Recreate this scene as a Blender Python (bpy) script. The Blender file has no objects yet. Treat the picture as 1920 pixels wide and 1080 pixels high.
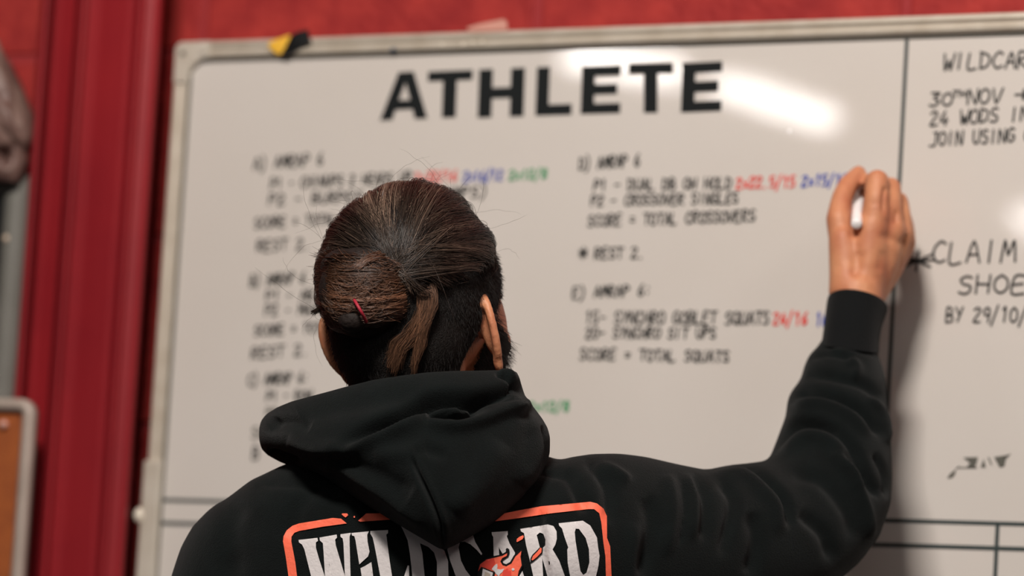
import bpy, bmesh, math, random
import numpy as np
from mathutils import Vector, Matrix, geometry
from mathutils.bvhtree import BVHTree
random.seed(7); rng = np.random.default_rng(7)
S = bpy.context.scene

# ------------------------------------------------------------------ camera
FPX = 7000.0
YAW, PITCH, ROLL = math.radians(27.8), math.radians(6.3), math.radians(3.3)
cy, sy, cp, sp = math.cos(YAW), math.sin(YAW), math.cos(PITCH), math.sin(PITCH)
VF = Vector((-sy*cp, cy*cp, sp)); r0 = Vector((cy, sy, 0)); u0 = r0.cross(VF)
VR = math.cos(ROLL)*r0 + math.sin(ROLL)*u0
VU = -math.sin(ROLL)*r0 + math.cos(ROLL)*u0
def ray(px, py): return VF + VR*((px-960)/FPX) - VU*((py-540)/FPX)
CAM = Vector((0, 0, 1.34))
CAM.y = -3.95*ray(1620, 450).y          # the board's writing surface is the plane y = 0
def W(px, py, D): return CAM + ray(px, py)*D
def V3(a, b, c): return VR*a + VU*b + VF*c
def B(px, py, y=0.0):                    # point where a sight line meets a plane parallel to the wall
    d = ray(px, py); return CAM + d*((y-CAM.y)/d.y)
cam = bpy.data.cameras.new('camera'); co = bpy.data.objects.new('camera', cam)
S.collection.objects.link(co); S.camera = co
M3 = Matrix((VR, VU, -VF)).transposed(); co.matrix_world = Matrix.Translation(CAM) @ M3.to_4x4()
cam.sensor_width = 36; cam.lens = FPX/1920*36; cam.clip_end = 100; cam.clip_start = .05
cam.dof.use_dof = True; cam.dof.focus_distance = 3.445; cam.dof.aperture_fstop = 3.1

# ------------------------------------------------------------------ world, lights, exposure
S.view_settings.view_transform = 'Standard'; S.view_settings.look = 'None'
S.view_settings.exposure = -0.30; S.view_settings.gamma = 1.0; S.view_settings.use_curve_mapping = False
wd = bpy.data.worlds.new('world'); S.world = wd; wd.use_nodes = True
wd.node_tree.nodes['Background'].inputs[0].default_value = (.9, .92, 1, 1)
wd.node_tree.nodes['Background'].inputs[1].default_value = .12
def area(name, loc, target, sx, sz, power, col):
    l = bpy.data.lights.new(name, 'AREA'); l.shape = 'RECTANGLE'; l.size = sx; l.size_y = sz
    l.energy = power; l.color = col
    o = bpy.data.objects.new(name, l); S.collection.objects.link(o); o.location = loc
    o.rotation_euler = (Vector(target)-Vector(loc)).to_track_quat('-Z', 'Y').to_euler()
    return o
area('key_light', (-1.0, -3.1, 4.05), (-1.6, -.2, 1.9), .7, .3, 192, (1, .93, .86))
area('right_light', (1.6, -2.4, 4.05), (-1.7, -.1, 1.9), 1.0, .5, 24, (1, .93, .87))
area('fill_light', (.4, -5.2, 4.1), (-1.3, -.2, 1.8), 2.4, 2.0, 42, (1, .95, .9))

# ------------------------------------------------------------------ materials
def srgb(r, g, b):
    f = lambda c: (c/255/12.92) if c <= 10 else ((c/255+.055)/1.055)**2.4
    return (f(r), f(g), f(b), 1)
def mat(name, col, rough=.6, spec=.5, metal=0, var=None, vscale=8, bump=0, bscale=200, coat=0, sss=0, sheen=0, vdetail=4, coatr=.1):
    m = bpy.data.materials.new(name); m.use_nodes = True; nt = m.node_tree; b = nt.nodes['Principled BSDF']
    b.inputs['Base Color'].default_value = col; b.inputs['Roughness'].default_value = rough
    b.inputs['Specular IOR Level'].default_value = spec; b.inputs['Metallic'].default_value = metal
    if coat: b.inputs['Coat Weight'].default_value = coat; b.inputs['Coat Roughness'].default_value = coatr
    if sss:
        b.inputs['Subsurface Weight'].default_value = sss; b.inputs['Subsurface Radius'].default_value = (.012, .004, .002)
        b.inputs['Subsurface Scale'].default_value = 1
    if sheen: b.inputs['Sheen Weight'].default_value = sheen; b.inputs['Sheen Roughness'].default_value = .5
    tc = nt.nodes.new('ShaderNodeTexCoord')
    if var:
        n = nt.nodes.new('ShaderNodeTexNoise'); n.inputs['Scale'].default_value = vscale; n.inputs['Detail'].default_value = vdetail
        nt.links.new(tc.outputs['Object'], n.inputs['Vector'])
        r = nt.nodes.new('ShaderNodeValToRGB'); r.color_ramp.elements[0].position = .32; r.color_ramp.elements[1].position = .68
        r.color_ramp.elements[0].color = var; r.color_ramp.elements[1].color = col
        nt.links.new(n.outputs['Fac'], r.inputs['Fac']); nt.links.new(r.outputs['Color'], b.inputs['Base Color'])
    if bump:
        n2 = nt.nodes.new('ShaderNodeTexNoise'); n2.inputs['Scale'].default_value = bscale; n2.inputs['Detail'].default_value = 4
        nt.links.new(tc.outputs['Object'], n2.inputs['Vector'])
        bp = nt.nodes.new('ShaderNodeBump'); bp.inputs['Strength'].default_value = bump; bp.inputs['Distance'].default_value = .002
        nt.links.new(n2.outputs['Fac'], bp.inputs['Height']); nt.links.new(bp.outputs['Normal'], b.inputs['Normal'])
    return m
def emit(name, col, s):
    m = bpy.data.materials.new(name); m.use_nodes = True; b = m.node_tree.nodes['Principled BSDF']
    b.inputs['Base Color'].default_value = col; b.inputs['Emission Color'].default_value = col; b.inputs['Emission Strength'].default_value = s
    return m
M = dict(
 block=mat('red_masonry_paint', srgb(168, 54, 49), .7, .2, var=srgb(140, 38, 39), vscale=22, bump=.9, bscale=90, vdetail=8),
 mortar=mat('red_mortar_paint', srgb(150, 40, 42), .8, bump=.6, bscale=120),
 steel=mat('red_gloss_steel_paint', srgb(146, 32, 38), .45, .3, var=srgb(130, 26, 34), vscale=5, bump=.12, bscale=40),
 board=mat('whiteboard_enamel', srgb(210, 203, 197), .45, .25, var=srgb(206, 198, 191), vscale=3, coat=.9, coatr=.032),
 rail=mat('anodised_aluminium', srgb(204, 194, 180), .42, .5, metal=.25, var=srgb(188, 176, 160), vscale=30, vdetail=8),
 plastic=mat('grey_plastic', srgb(196, 188, 176), .5, .5, var=srgb(182, 172, 158), vscale=24),
 seal=mat('dark_seal', srgb(92, 88, 80), .6),
 knob=mat('pale_knob_plastic', srgb(226, 216, 200), .35),
 tape=mat('dark_line_tape', srgb(52, 62, 62), .5),
 vinyl=mat('black_vinyl', srgb(26, 29, 30), .7, .15),
 ink=mat('black_marker_ink', srgb(16, 19, 18), .6), inkr=mat('red_marker_ink', srgb(226, 50, 40), .6),
 inkb=mat('blue_marker_ink', srgb(8, 62, 170), .6), inkg=mat('green_marker_ink', srgb(20, 150, 90), .6),
 inkf=mat('faded_marker_ink', srgb(88, 86, 78), .7),
 yellow=mat('yellow_tape', srgb(238, 184, 62), .45), black=mat('black_tape', srgb(18, 19, 20), .4, bump=.3, bscale=300),
 cleart=mat('pale_tape_scrap', srgb(206, 150, 135), .3), blue=mat('dark_blue_mark', srgb(60, 74, 92), .5),
 cork=mat('orange_brown_board', srgb(160, 84, 36), .7, var=srgb(146, 74, 32), vscale=60, bump=.3),
 corkframe=mat('pale_grey_frame', srgb(176, 160, 150), .45, var=srgb(160, 146, 136), vscale=20),
 pin=mat('pink_pin', srgb(210, 160, 145), .3), pin2=mat('pale_screw', srgb(200, 180, 160), .3),
 greyframe=mat('grey_metal_frame', srgb(118, 116, 110), .5, var=srgb(104, 102, 96), vscale=10),
 darkpanel=mat('black_panel', srgb(18, 18, 22), .35), lump=mat('beige_plaster_lump', srgb(150, 138, 122), .7),
 bag=mat('dusty_translucent_bag', srgb(134, 112, 102), .5, .4, var=srgb(92, 62, 58), vscale=14, bump=.5, bscale=30, vdetail=7),
 floor=mat('rubber_floor', srgb(62, 62, 64), .8, var=srgb(50, 50, 52), vscale=60), ceil=mat('ceiling_paint', srgb(150, 146, 140), .9),
 wallw=mat('grey_wall_paint', srgb(120, 112, 106), .9),
 lampbody=mat('lamp_body', srgb(200, 200, 200), .5), tube=emit('lamp_tube', (1, .95, .9, 1), 38), tube2=emit('lamp_tube_far', (1, .95, .9, 1), 45),
 skin=mat('skin', srgb(206, 144, 106), .5, .35, var=srgb(180, 110, 80), vscale=28, bump=.25, bscale=420, sss=.12),
 fleece=mat('black_fleece', srgb(13, 18, 18), .92, .12, var=srgb(10, 14, 14), vscale=40, bump=.6, bscale=900, sheen=.05),
 rib=mat('black_ribbed_cuff', srgb(14, 16, 17), .92, .15, bump=.5, bscale=500, sheen=.04),
 porange=mat('orange_print', srgb(250, 112, 84), .6, .3, bump=.3, bscale=300), pwhite=mat('white_print', srgb(214, 208, 208), .6, .3, bump=.3, bscale=300),
 pblack=mat('black_print', srgb(12, 13, 15), .7, .2), pdeep=mat('deep_orange_print', srgb(222, 72, 58), .6, .3),
 denim=mat('dark_denim', srgb(38, 42, 52), .85, bump=.4, bscale=600), shoe=mat('dark_shoe', srgb(34, 34, 36), .6), sole=mat('pale_sole', srgb(190, 186, 178), .6),
 hairbase=mat('dark_brown_hair', srgb(30, 22, 19), .7, .25, bump=.6, bscale=260),
 stub=mat('clipped_black_hair', srgb(24, 20, 18), .75, .2, bump=.9, bscale=700),
 elastic=mat('dark_red_elastic', srgb(160, 30, 50), .6), marker=mat('white_marker_barrel', srgb(240, 236, 236), .3, .5),
 cap=mat('black_marker_cap', srgb(25, 25, 28), .4), eyew=mat('eye_white', srgb(225, 220, 214), .3), eyed=mat('eye_iris', srgb(52, 34, 24), .3), lip=mat('lip', srgb(176, 98, 86), .5),
)

# ------------------------------------------------------------------ helpers
def link(name, me, m, parent=None, label=None, kind=None, smooth=False):
    o = bpy.data.objects.new(name, me); S.collection.objects.link(o)
    if m is not None: me.materials.append(m)
    if smooth and hasattr(me, 'polygons') and len(me.polygons): me.polygons.foreach_set('use_smooth', [True]*len(me.polygons))
    if parent: o.parent = parent; o.matrix_parent_inverse = parent.matrix_world.inverted() if parent.type != 'EMPTY' else Matrix.Translation(-parent.location)
    if label: o['label'] = label
    if kind: o['kind'] = kind
    return o
def mesh(name, vs, fs):
    me = bpy.data.meshes.new(name); me.from_pydata([tuple(v) for v in vs], [], fs); me.update(); return me
def obj(name, vs, fs, m, parent=None, **k): return link(name, mesh(name, vs, fs), m, parent, **k)
def thing(name, loc, label, cat, group=None, kind=None):
    o = bpy.data.objects.new(name, None); S.collection.objects.link(o); o.location = loc; o.empty_display_size = .1
    o['label'] = label
    if cat: o['category'] = cat
    if group: o['group'] = group
    if kind: o['kind'] = kind
    return o
class MB:
    def __init__(s): s.v = []; s.f = []
    def add(s, vs, fs):
        n = len(s.v); s.v += [Vector(v) for v in vs]; s.f += [tuple(i+n for i in f) for f in fs]
    def box(s, a, b, bev=0):
        x0, y0, z0 = a; x1, y1, z1 = b
        if bev:
            bm = bmesh.new(); bmesh.ops.create_cube(bm, size=1)
            for v in bm.verts: v.co = Vector(((x0+x1)/2+v.co.x*(x1-x0), (y0+y1)/2+v.co.y*(y1-y0), (z0+z1)/2+v.co.z*(z1-z0)))
            bmesh.ops.bevel(bm, geom=list(bm.edges), offset=bev, segments=2, affect='EDGES', profile=.5)
            bm.verts.index_update(); s.add([v.co.copy() for v in bm.verts], [[v.index for v in f.verts] for f in bm.faces]); bm.free(); return
        s.add([(x0,y0,z0),(x1,y0,z0),(x1,y1,z0),(x0,y1,z0),(x0,y0,z1),(x1,y0,z1),(x1,y1,z1),(x0,y1,z1)],
              [(0,3,2,1),(4,5,6,7),(0,1,5,4),(1,2,6,5),(2,3,7,6),(3,0,4,7)])
    def sphere(s, c, r, n=16, m=10, ax=None):
        ax = ax or (Vector((1,0,0)), Vector((0,1,0)), Vector((0,0,1)))
        if not hasattr(r, '__len__'): r = (r, r, r)
        c = Vector(c); vs = []; fs = []
        for j in range(m+1):
            th = math.pi*j/m
            for i in range(n):
                ph = 2*math.pi*i/n
                vs.append(c+ax[0]*(r[0]*math.sin(th)*math.cos(ph))+ax[1]*(r[1]*math.sin(th)*math.sin(ph))+ax[2]*(r[2]*math.cos(th)))
        for j in range(m):
            for i in range(n):
                a = j*n+i; b = j*n+(i+1) % n; fs.append((a, a+n, b+n, b))
        s.add(vs, fs)
    def tube(s, pts, rad, n=12, cap=True):
        pts = [Vector(p) for p in pts]; rings = []
        if not hasattr(rad, '__len__'): rad = [rad]*len(pts)
        prev = None
        for i, p in enumerate(pts):
            t = (pts[min(i+1, len(pts)-1)]-pts[max(i-1, 0)]).normalized()
            a = (prev - t*prev.dot(t)) if prev is not None else t.orthogonal()
            if a.length < 1e-6: a = t.orthogonal()
            a.normalize(); prev = a; b = t.cross(a)
            rings.append([p+(a*math.cos(2*math.pi*k/n)+b*math.sin(2*math.pi*k/n))*rad[i] for k in range(n)])
        s.loft(rings, cap)
    def loft(s, rings, cap=True):
        n = len(rings[0]); vs = [v for r in rings for v in r]; fs = []
        for i in range(len(rings)-1):
            for k in range(n): fs.append((i*n+k, i*n+(k+1) % n, (i+1)*n+(k+1) % n, (i+1)*n+k))
        if cap:
            fs.append(tuple(range(n))[::-1]); fs.append(tuple(range((len(rings)-1)*n, len(rings)*n)))
        s.add(vs, fs)
    def caps(s, chain):                      # rounded, tapered limb through joints (point, radius)
        for (p, r) in chain: s.sphere(p, r*.995, 16, 10)
        for (p, r), (q, t) in zip(chain, chain[1:]):
            p = Vector(p); q = Vector(q); d = q-p; n = 6
            s.tube([p+d*(i/n) for i in range(n+1)], [r+(t-r)*i/n for i in range(n+1)], 16)
    def build(s, name, m, parent=None, **k):
        me = mesh(name, s.v, s.f); bm = bmesh.new(); bm.from_mesh(me)
        bmesh.ops.recalc_face_normals(bm, faces=bm.faces); bm.to_mesh(me); bm.free()
        return link(name, me, m, parent, **k)
def fuse(mb, voxel, smooth=6, fac=.5):       # melt overlapping closed pieces into one continuous surface
    me = mesh('tmp', mb.v, mb.f); bm = bmesh.new(); bm.from_mesh(me); bmesh.ops.recalc_face_normals(bm, faces=bm.faces); bm.to_mesh(me); bm.free()
    o = bpy.data.objects.new('tmp', me); S.collection.objects.link(o)
    r = o.modifiers.new('r', 'REMESH'); r.mode = 'VOXEL'; r.voxel_size = voxel; r.use_smooth_shade = True
    if smooth: q = o.modifiers.new('s', 'SMOOTH'); q.iterations = smooth; q.factor = fac
    dg = bpy.context.evaluated_depsgraph_get(); out = bpy.data.meshes.new_from_object(o.evaluated_get(dg))
    bpy.data.objects.remove(o); out.materials.clear(); return out
def np_co(me):
    a = np.empty(len(me.vertices)*3); me.vertices.foreach_get('co', a); return a.reshape(-1, 3)
def np_no(me):
    a = np.empty(len(me.vertices)*3); me.vertices.foreach_get('normal', a); return a.reshape(-1, 3)
NR, NU, NF, NC = (np.array(v) for v in (VR, VU, VF, CAM))
def proj(a):
    d = a-NC; z = d@NF
    return 960+FPX*(d@NR)/z, 540-FPX*(d@NU)/z
def smoothpath(pts, k=8):
    pts = [np.array(p, float) for p in pts]; out = []
    for i in range(len(pts)-1):
        p0 = pts[max(i-1, 0)]; p1 = pts[i]; p2 = pts[i+1]; p3 = pts[min(i+2, len(pts)-1)]
        for j in range(k):
            t = j/k; out.append(.5*((2*p1)+(p2-p0)*t+(2*p0-5*p1+4*p2-p3)*t*t+(3*p1-p0-3*p2+p3)*t**3))
    out.append(pts[-1]); return out
def sculpt(me, strokes, along=None):
    """Press folds into cloth: each stroke is a path, a width in pixels and a depth in metres, on the side it was seen from."""
    co = np_co(me); no = np_no(me); px, py = proj(co); disp = np.zeros(len(co))
    face = np.clip(-(no@NF)*2.5+.15, 0, 1)
    for (path, w, amp) in strokes:
        P = smoothpath(path, 6); P = np.array(P); n = len(P)
        x0, y0 = P.min(0)-3*w; x1, y1 = P.max(0)+3*w
        idx = np.where((px > x0) & (px < x1) & (py > y0) & (py < y1) & (face > 0))[0]
        if not len(idx): continue
        q = np.stack([px[idx], py[idx]], 1); best = np.full(len(idx), 1e9); tt = np.zeros(len(idx))
        for i in range(n-1):
            a = P[i]; d = P[i+1]-a; L = d@d+1e-9
            t = np.clip(((q-a)@d)/L, 0, 1); dist = np.linalg.norm(q-(a+t[:, None]*d), axis=1)
            m = dist < best; best[m] = dist[m]; tt[m] = (i+t[m])/(n-1)
        taper = np.clip(np.minimum(tt, 1-tt)*5, 0, 1)**.7
        disp[idx] += amp*np.exp(-(best/w)**2)*(taper*.9+.1)
    co = co + no*(disp*face)[:, None]
    me.vertices.foreach_set('co', co.ravel()); me.update()
def bvh_of(me):
    return BVHTree.FromPolygons([v.co.copy() for v in me.vertices], [tuple(p.vertices) for p in me.polygons])
def ering(L, R, DL, DR, b, tilt=0, n=64, pw=2.3, bf=None, back=0.0):
    """Closed ring through two silhouette points; b = depth radius toward the viewer, bf = away from it."""
    A = W(L[0], L[1], DL); C = W(R[0], R[1], DR); c = (A+C)/2; a = (C-A)/2
    out = []
    for k in range(n):
        t = 2*math.pi*k/n; ct, st = math.cos(t), math.sin(t)
        x = math.copysign(abs(ct)**(2/pw), ct); y = math.copysign(abs(st)**(2/pw), st)
        bb = b if y > 0 else (bf if bf is not None else b)
        out.append(c + a*x - VF*(bb*y) + VU*(tilt*y))
    return out

# ------------------------------------------------------------------ the room
ZC = 4.2
X0, X1, YR = -16.0, 6.0, -20.0
WY = .080                                    # wall face behind the board
tmp = B(1698, 12, WY); jx = tmp.x; jz = B(40, 110, WY).z
wall = obj('wall_back', [(X0,WY+.003,0),(X1,WY+.003,0),(X1,WY+.25,0),(X0,WY+.25,0),(X0,WY+.003,ZC),(X1,WY+.003,ZC),(X1,WY+.25,ZC),(X0,WY+.25,ZC)],
   [(0,3,2,1),(4,5,6,7),(0,1,5,4),(1,2,6,5),(2,3,7,6),(3,0,4,7)], M['mortar'], kind='structure')
wall['label'] = 'red painted blockwork wall behind the whiteboard'
bw, bh, jt = .44, .215, .010
mb = MB(); mb.box((0, 0, 0), (bw, .03, bh), .004); bme = mesh('block', mb.v, mb.f); bme.materials.append(M['block'])
zrow = jz % (bh+jt); row0 = round((jz-zrow)/(bh+jt))
for r in range(-1, 20):
    z = zrow+jt/2+r*(bh+jt)
    if z < 0 or z+bh > ZC: continue
    off = 0 if (r-row0) % 2 == 0 else (bw+jt)/2
    for c in range(-9, 7):
        x = jx+jt/2+c*(bw+jt)+off
        if x < -4.6 or x+bw > 3.0: continue
        o = bpy.data.objects.new('block', bme); S.collection.objects.link(o); o.parent = wall
        o.location = (x, WY-random.uniform(0, .0012), z)
def slab(name, a, b, m, label):
    mb = MB(); mb.box(a, b); o = mb.build(name, m, kind='structure'); o['label'] = label; return o
slab('floor', (X0, YR, -.1), (X1, WY+.25, 0), M['floor'], 'dark rubber gym floor')
slab('ceiling', (X0, YR, ZC), (X1, WY+.25, ZC+.1), M['ceil'], 'grey ceiling')
slab('wall_left', (X0-.1, YR, 0), (X0, WY+.25, ZC), M['wallw'], 'grey wall on the left')
slab('wall_right', (X1, YR, 0), (X1+.1, WY+.25, ZC), M['wallw'], 'grey wall on the right')

# ceiling lamps whose reflection streaks the whiteboard
def mirror_hit(px, py, z):
    p = B(px, py); d = ray(px, py); d = Vector((d.x, -d.y, d.z)); return p+d*((z-p.z)/d.z)
def lamp(p, q, w, m, label):
    p, q = Vector(p), Vector(q); d = (q-p).normalized(); s = Vector((-d.y, d.x, 0)).normalized(); up = Vector((0, 0, 1)); c = (p+q)/2
    t = thing('ceiling_lamp', (c.x, c.y, ZC), label, 'lamp', 'batten lamps on the ceiling')
    mb = MB(); mb.loft([[u+s*a+up*b for a, b in ((-w*1.1, 0), (w*1.1, 0), (w*.8, .05), (-w*.8, .05))] for u in (p-d*.04, q+d*.04)]); mb.build('lamp_body', M['lampbody'], t)
    mb = MB(); mb.loft([[u+s*(w*math.cos(k*math.pi/8))-up*(.002+w*.9*math.sin(k*math.pi/8)) for k in range(9)] for u in (p, q)]); mb.build('diffuser', m, t)
    for u in (p+d*.1, q-d*.1): mb = MB(); mb.tube([u+up*.05, Vector((u.x, u.y, ZC))], .006, 8); mb.build('hanger', M['lampbody'], t)
ZL = 3.9
lamp(mirror_hit(1075, 92, ZL), mirror_hit(1265, 122, ZL), .08, M['tube2'], 'narrow batten lamp behind the photographer, reflected above the heading')
lamp(mirror_hit(1365, 148, ZL), mirror_hit(1545, 212, ZL), .075, M['tube'], 'wide batten lamp behind the photographer, reflected right of the heading')
lamp(mirror_hit(1918, 396, ZL), mirror_hit(1990, 440, ZL), .06, M['tube'], 'far batten lamp behind the photographer, reflected at the right edge of the whiteboard')

# ------------------------------------------------------------------ red steel pillar
def plane_x(px, y): return B(px, 0, y)
prof = [(77, WY+.003), (79, -.044), (83, -.050), (88, -.051), (94, -.047), (97, -.012), (120, -.010), (143, -.011), (147, -.050), (151, -.057), (157, -.059), (163, -.056), (168, -.046),
        (190, -.044), (215, -.046), (240, -.047), (254, -.046), (258, -.053), (264, -.056), (270, -.053), (274, -.047), (290, -.043), (302, -.037), (306, -.030), (308, WY+.003)]
xs = [(B(px, 0, y).x + math.tan(math.radians(.2))*(0), y) for px, y in prof]
ring = lambda z: [Vector((x, y, z)) for x, y in xs]
mb = MB(); lo = ring(0.0); hi = ring(ZC); n = len(lo)
mb.add(lo+hi, [(i, i+1, n+i+1, n+i) for i in range(n-1)]+[(n-1, 0, n, 2*n-1)])
pil = mb.build('steel_pillar', M['steel']); pil['label'] = 'tall red painted steel pillar with raised ribs left of the whiteboard'; pil['kind'] = 'structure'
bv = pil.modifiers.new('b', 'BEVEL'); bv.width = .003; bv.segments = 3; bv.limit_method = 'ANGLE'; bv.angle_limit = .5
# ------------------------------------------------------------------ whiteboard
oc = B(327, 78, -.012); XL, ZT = oc.x, oc.z; ZT = (B(640, 66.5, -.012).z*.5 + B(1500, 34, -.012).z*.5)
XL = (B(320, 163, -.012).x+B(280, 720, -.012).x)/2
XR, ZB = XL+2.4, ZT-1.2
RW = .0205
wb = thing('whiteboard', ((XL+XR)/2, 0, ZB), 'large white enamel whiteboard covered in handwriting under the black heading ATHLETE', 'whiteboard')
mb = MB(); mb.box((XL+.004, 0, ZB+.004), (XR-.004, .012, ZT-.004)); mb.build('panel', M['board'], wb)
# rail profile: (distance from outer edge inward, height off the wall)
rp = [(0, .010), (0, -.004), (.0015, -.0065), (.0065, -.007), (.0085, -.0052), (.0105, -.0042), (.0125, -.0052), (.0145, -.007), (.0185, -.0062), (.0205, -.003), (.0205, .010)]
def rail(p0, p1, inward, nm='frame_rail'):
    mb = MB(); mb.loft([[Vector(p)+Vector(inward)*a+Vector((0, b, 0)) for a, b in rp] for p in (p0, p1)])
    o = mb.build(nm, M['rail'], wb)
    e = bv = o.modifiers.new('b', 'BEVEL'); e.width = .0006; e.segments = 2; e.limit_method = 'ANGLE'
    return o
cs = .048
rail((XL+cs, 0, ZT), (XR-cs, 0, ZT), (0, 0, -1)); rail((XL+cs, 0, ZB), (XR-cs, 0, ZB), (0, 0, 1))
rail((XL, 0, ZB+cs), (XL, 0, ZT-cs), (1, 0, 0)); rail((XR, 0, ZB+cs), (XR, 0, ZT-cs), (-1, 0, 0))
# dark seal where the rail meets the panel
for (a, b) in (((XL+RW, -.002, ZT-RW-.0030), (XR-RW, .001, ZT-RW+.001)), ((XL+RW, -.004, ZB+RW-.001), (XR-RW, .001, ZB+RW+.0028)),):
    mb = MB(); mb.box(a, b); mb.build('rail_seal', M['seal'], wb)
for (a, b) in (((XL+RW-.001, -.004, ZB+RW), (XL+RW+.0012, .001, ZT-RW-.02)), ((XR-RW-.0012, -.004, ZB+RW), (XR-RW+.001, .001, ZT-RW-.02))):
    mb = MB(); mb.box(a, b); mb.build('rail_seal', M['seal'], wb)
def corner(cx, cz, sx, sz):
    # rounded plastic cap with a concave inner edge, lofted round the corner
    ir = .026; N = 12; O = []; I = []
    e1 = RW+ir
    for k in range(N+1):
        t = math.pi/2*k/N; I.append((e1-ir*math.cos(t), e1-ir*math.sin(t)))
        u = k/N*2; a, b = (0, e1*(1-u)) if u <= 1 else (e1*(u-1), 0)
        r = .008; dd = Vector((a-r, b-r))
        if a < r and b < r: dd.normalize(); a, b = r+dd.x*r, r+dd.y*r
        O.append((a, b))
    O = [(0, cs)]+O+[(cs, 0)]; I = [(RW+.0005, cs)]+I+[(cs, RW+.0005)]
    rings = []
    for o_, i_ in zip(O, I):
        d = Vector((i_[0]-o_[0], i_[1]-o_[1])).normalized()*.0018
        q = [(o_, .012), (o_, -.006), ((o_[0]+d.x, o_[1]+d.y), -.008), ((i_[0]-d.x, i_[1]-d.y), -.008), (i_, -.0055), (i_, .012)]
        rings.append([Vector((cx+sx*a, y, cz-sz*b)) for (a, b), y in q])
    mb = MB(); mb.loft(rings); o = mb.build('corner_cap', M['plastic'], wb)
    mb = MB(); mb.sphere((cx+sx*.012, -.0085, cz-sz*.014), (.0032, .0012, .0032), 12, 6); s = mb.build('screw', M['seal'], o, smooth=True)
    mb = MB(); mb.box((cx+sx*.040-.004, -.0100, cz-sz*.010-.004), (cx+sx*.040+.004, -.0075, cz-sz*.010+.004), .0008); s = mb.build('clip', M['plastic'], o)
for (x, z, sx, sz) in ((XL, ZT, 1, 1), (XR, ZT, -1, 1), (XL, ZB, 1, -1), (XR, ZB, -1, -1)): corner(x, z, sx, sz)
# cover strip on the left rail, with its little knob
p = B(283, 862, -.016); q = B(262, 1075, -.016)
mb = MB(); mb.box((XL-.003, -.0105, q.z-.1), (XL+RW+.001, .008, p.z), .003); rc = mb.build('rail_cover', M['plastic'], wb)
k = B(259, 966, -.012); mb = MB(); mb.sphere((XL-.004, -.009, k.z), (.0065, .0065, .009), 16, 10); mb.build('knob', M['knob'], rc, smooth=True)

for u in (.25, 2.15):
    for w in (.15, 1.05):
        mb = MB(); mb.box((XL+u-.03, .012, ZB+w-.03), (XL+u+.03, WY, ZB+w+.03)); mb.build('wall_mount', M['plastic'], wb)
# lines taped across the board
def strip(p, q, w, m=None, name='grid_line', y=-.0006, xe=None, ze=None):
    P, Q = B(*p), B(*q)
    if xe is not None: Q = P+(Q-P)*((xe-P.x)/(Q.x-P.x))
    if ze is not None: Q = P+(Q-P)*((ze-P.z)/(Q.z-P.z))
    d = (Q-P).normalized(); s = Vector((-d.z, 0, d.x))*w/2; o_ = Vector((0, y, 0))
    vs = [P-s+o_, Q-s+o_, Q+s+o_, P+s+o_]; vs += [v-o_+Vector((0, .0005, 0)) for v in vs]
    return obj(name, vs, [(0,1,2,3),(7,6,5,4),(0,4,5,1),(1,5,6,2),(2,6,7,3),(3,7,4,0)], m or M['tape'], wb)
strip((1701, 68), (1659, 868), .0042); strip((1659, 868), (1655, 975), .0042)
strip((293, 937), (1960, 984), .0042, xe=XR-RW); strip((291, 980), (1960, 1030.5), .0042, y=-.0009, xe=XR-RW)
strip((1871, 983), (1864, 1130), .0042, y=-.0012, ze=ZB+RW)

# heading letters: flat vinyl, each its own piece (coordinates on a cap-height grid)
def in_poly(x, y, lp):
    c = False; n = len(lp)
    for i in range(n):
        x1, y1 = lp[i]; x2, y2 = lp[(i+1) % n]
        if (y1 > y) != (y2 > y) and x < (x2-x1)*(y-y1)/(y2-y1)+x1: c = not c
    return c
def keep_tri(v, t, loops):
    x = sum(v[i][0] for i in t)/len(t); y = sum(v[i][1] for i in t)/len(t)
    return in_poly(x, y, loops[0]) and not any(in_poly(x, y, h) for h in loops[1:])
def poly_part(name, loops, f, m, parent, thick=.0006, label=None):
    """loops on a plane; f maps 2-D to a point on the board; holes allowed."""
    pts = []; edges = []
    for lp in loops:
        n0 = len(pts); pts += [Vector(p) for p in lp]; edges += [(n0+i, n0+(i+1) % len(lp)) for i in range(len(lp))]
    v, e, fc, *_ = geometry.delaunay_2d_cdt(pts, edges, [], 0, 1e-6)
    fc = [t for t in fc if keep_tri(v, t, loops)]
    vs = [f(p.x, p.y)+Vector((0, -thick, 0)) for p in v]
    return obj(name, vs, [tuple(t) for t in fc], m, parent, label=label)
LET = {
 'A': ([[(0,0),(3.3,10),(6.3,10),(9.4,0),(6.9,0),(6.35,2.1),(3.0,2.1),(2.4,0)], [(3.6,4.1),(5.8,4.1),(4.75,7.7)]], 9.4),
 'T': ([[(2.9,0),(2.9,7.9),(0,7.9),(0,10),(8.4,10),(8.4,7.9),(5.5,7.9),(5.5,0)]], 8.4),
 'H': ([[(0,0),(0,10),(2.6,10),(2.6,6.1),(6,6.1),(6,10),(8.6,10),(8.6,0),(6,0),(6,3.9),(2.6,3.9),(2.6,0)]], 8.6),
 'L': ([[(0,0),(0,10),(2.6,10),(2.6,2.2),(7.2,2.2),(7.2,0)]], 7.2),
 'E': ([[(0,0),(0,10),(7.7,10),(7.7,7.9),(2.6,7.9),(2.6,6.1),(7.1,6.1),(7.1,4.0),(2.6,4.0),(2.6,2.1),(7.8,2.1),(7.8,0)]], 7.8)}
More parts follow.
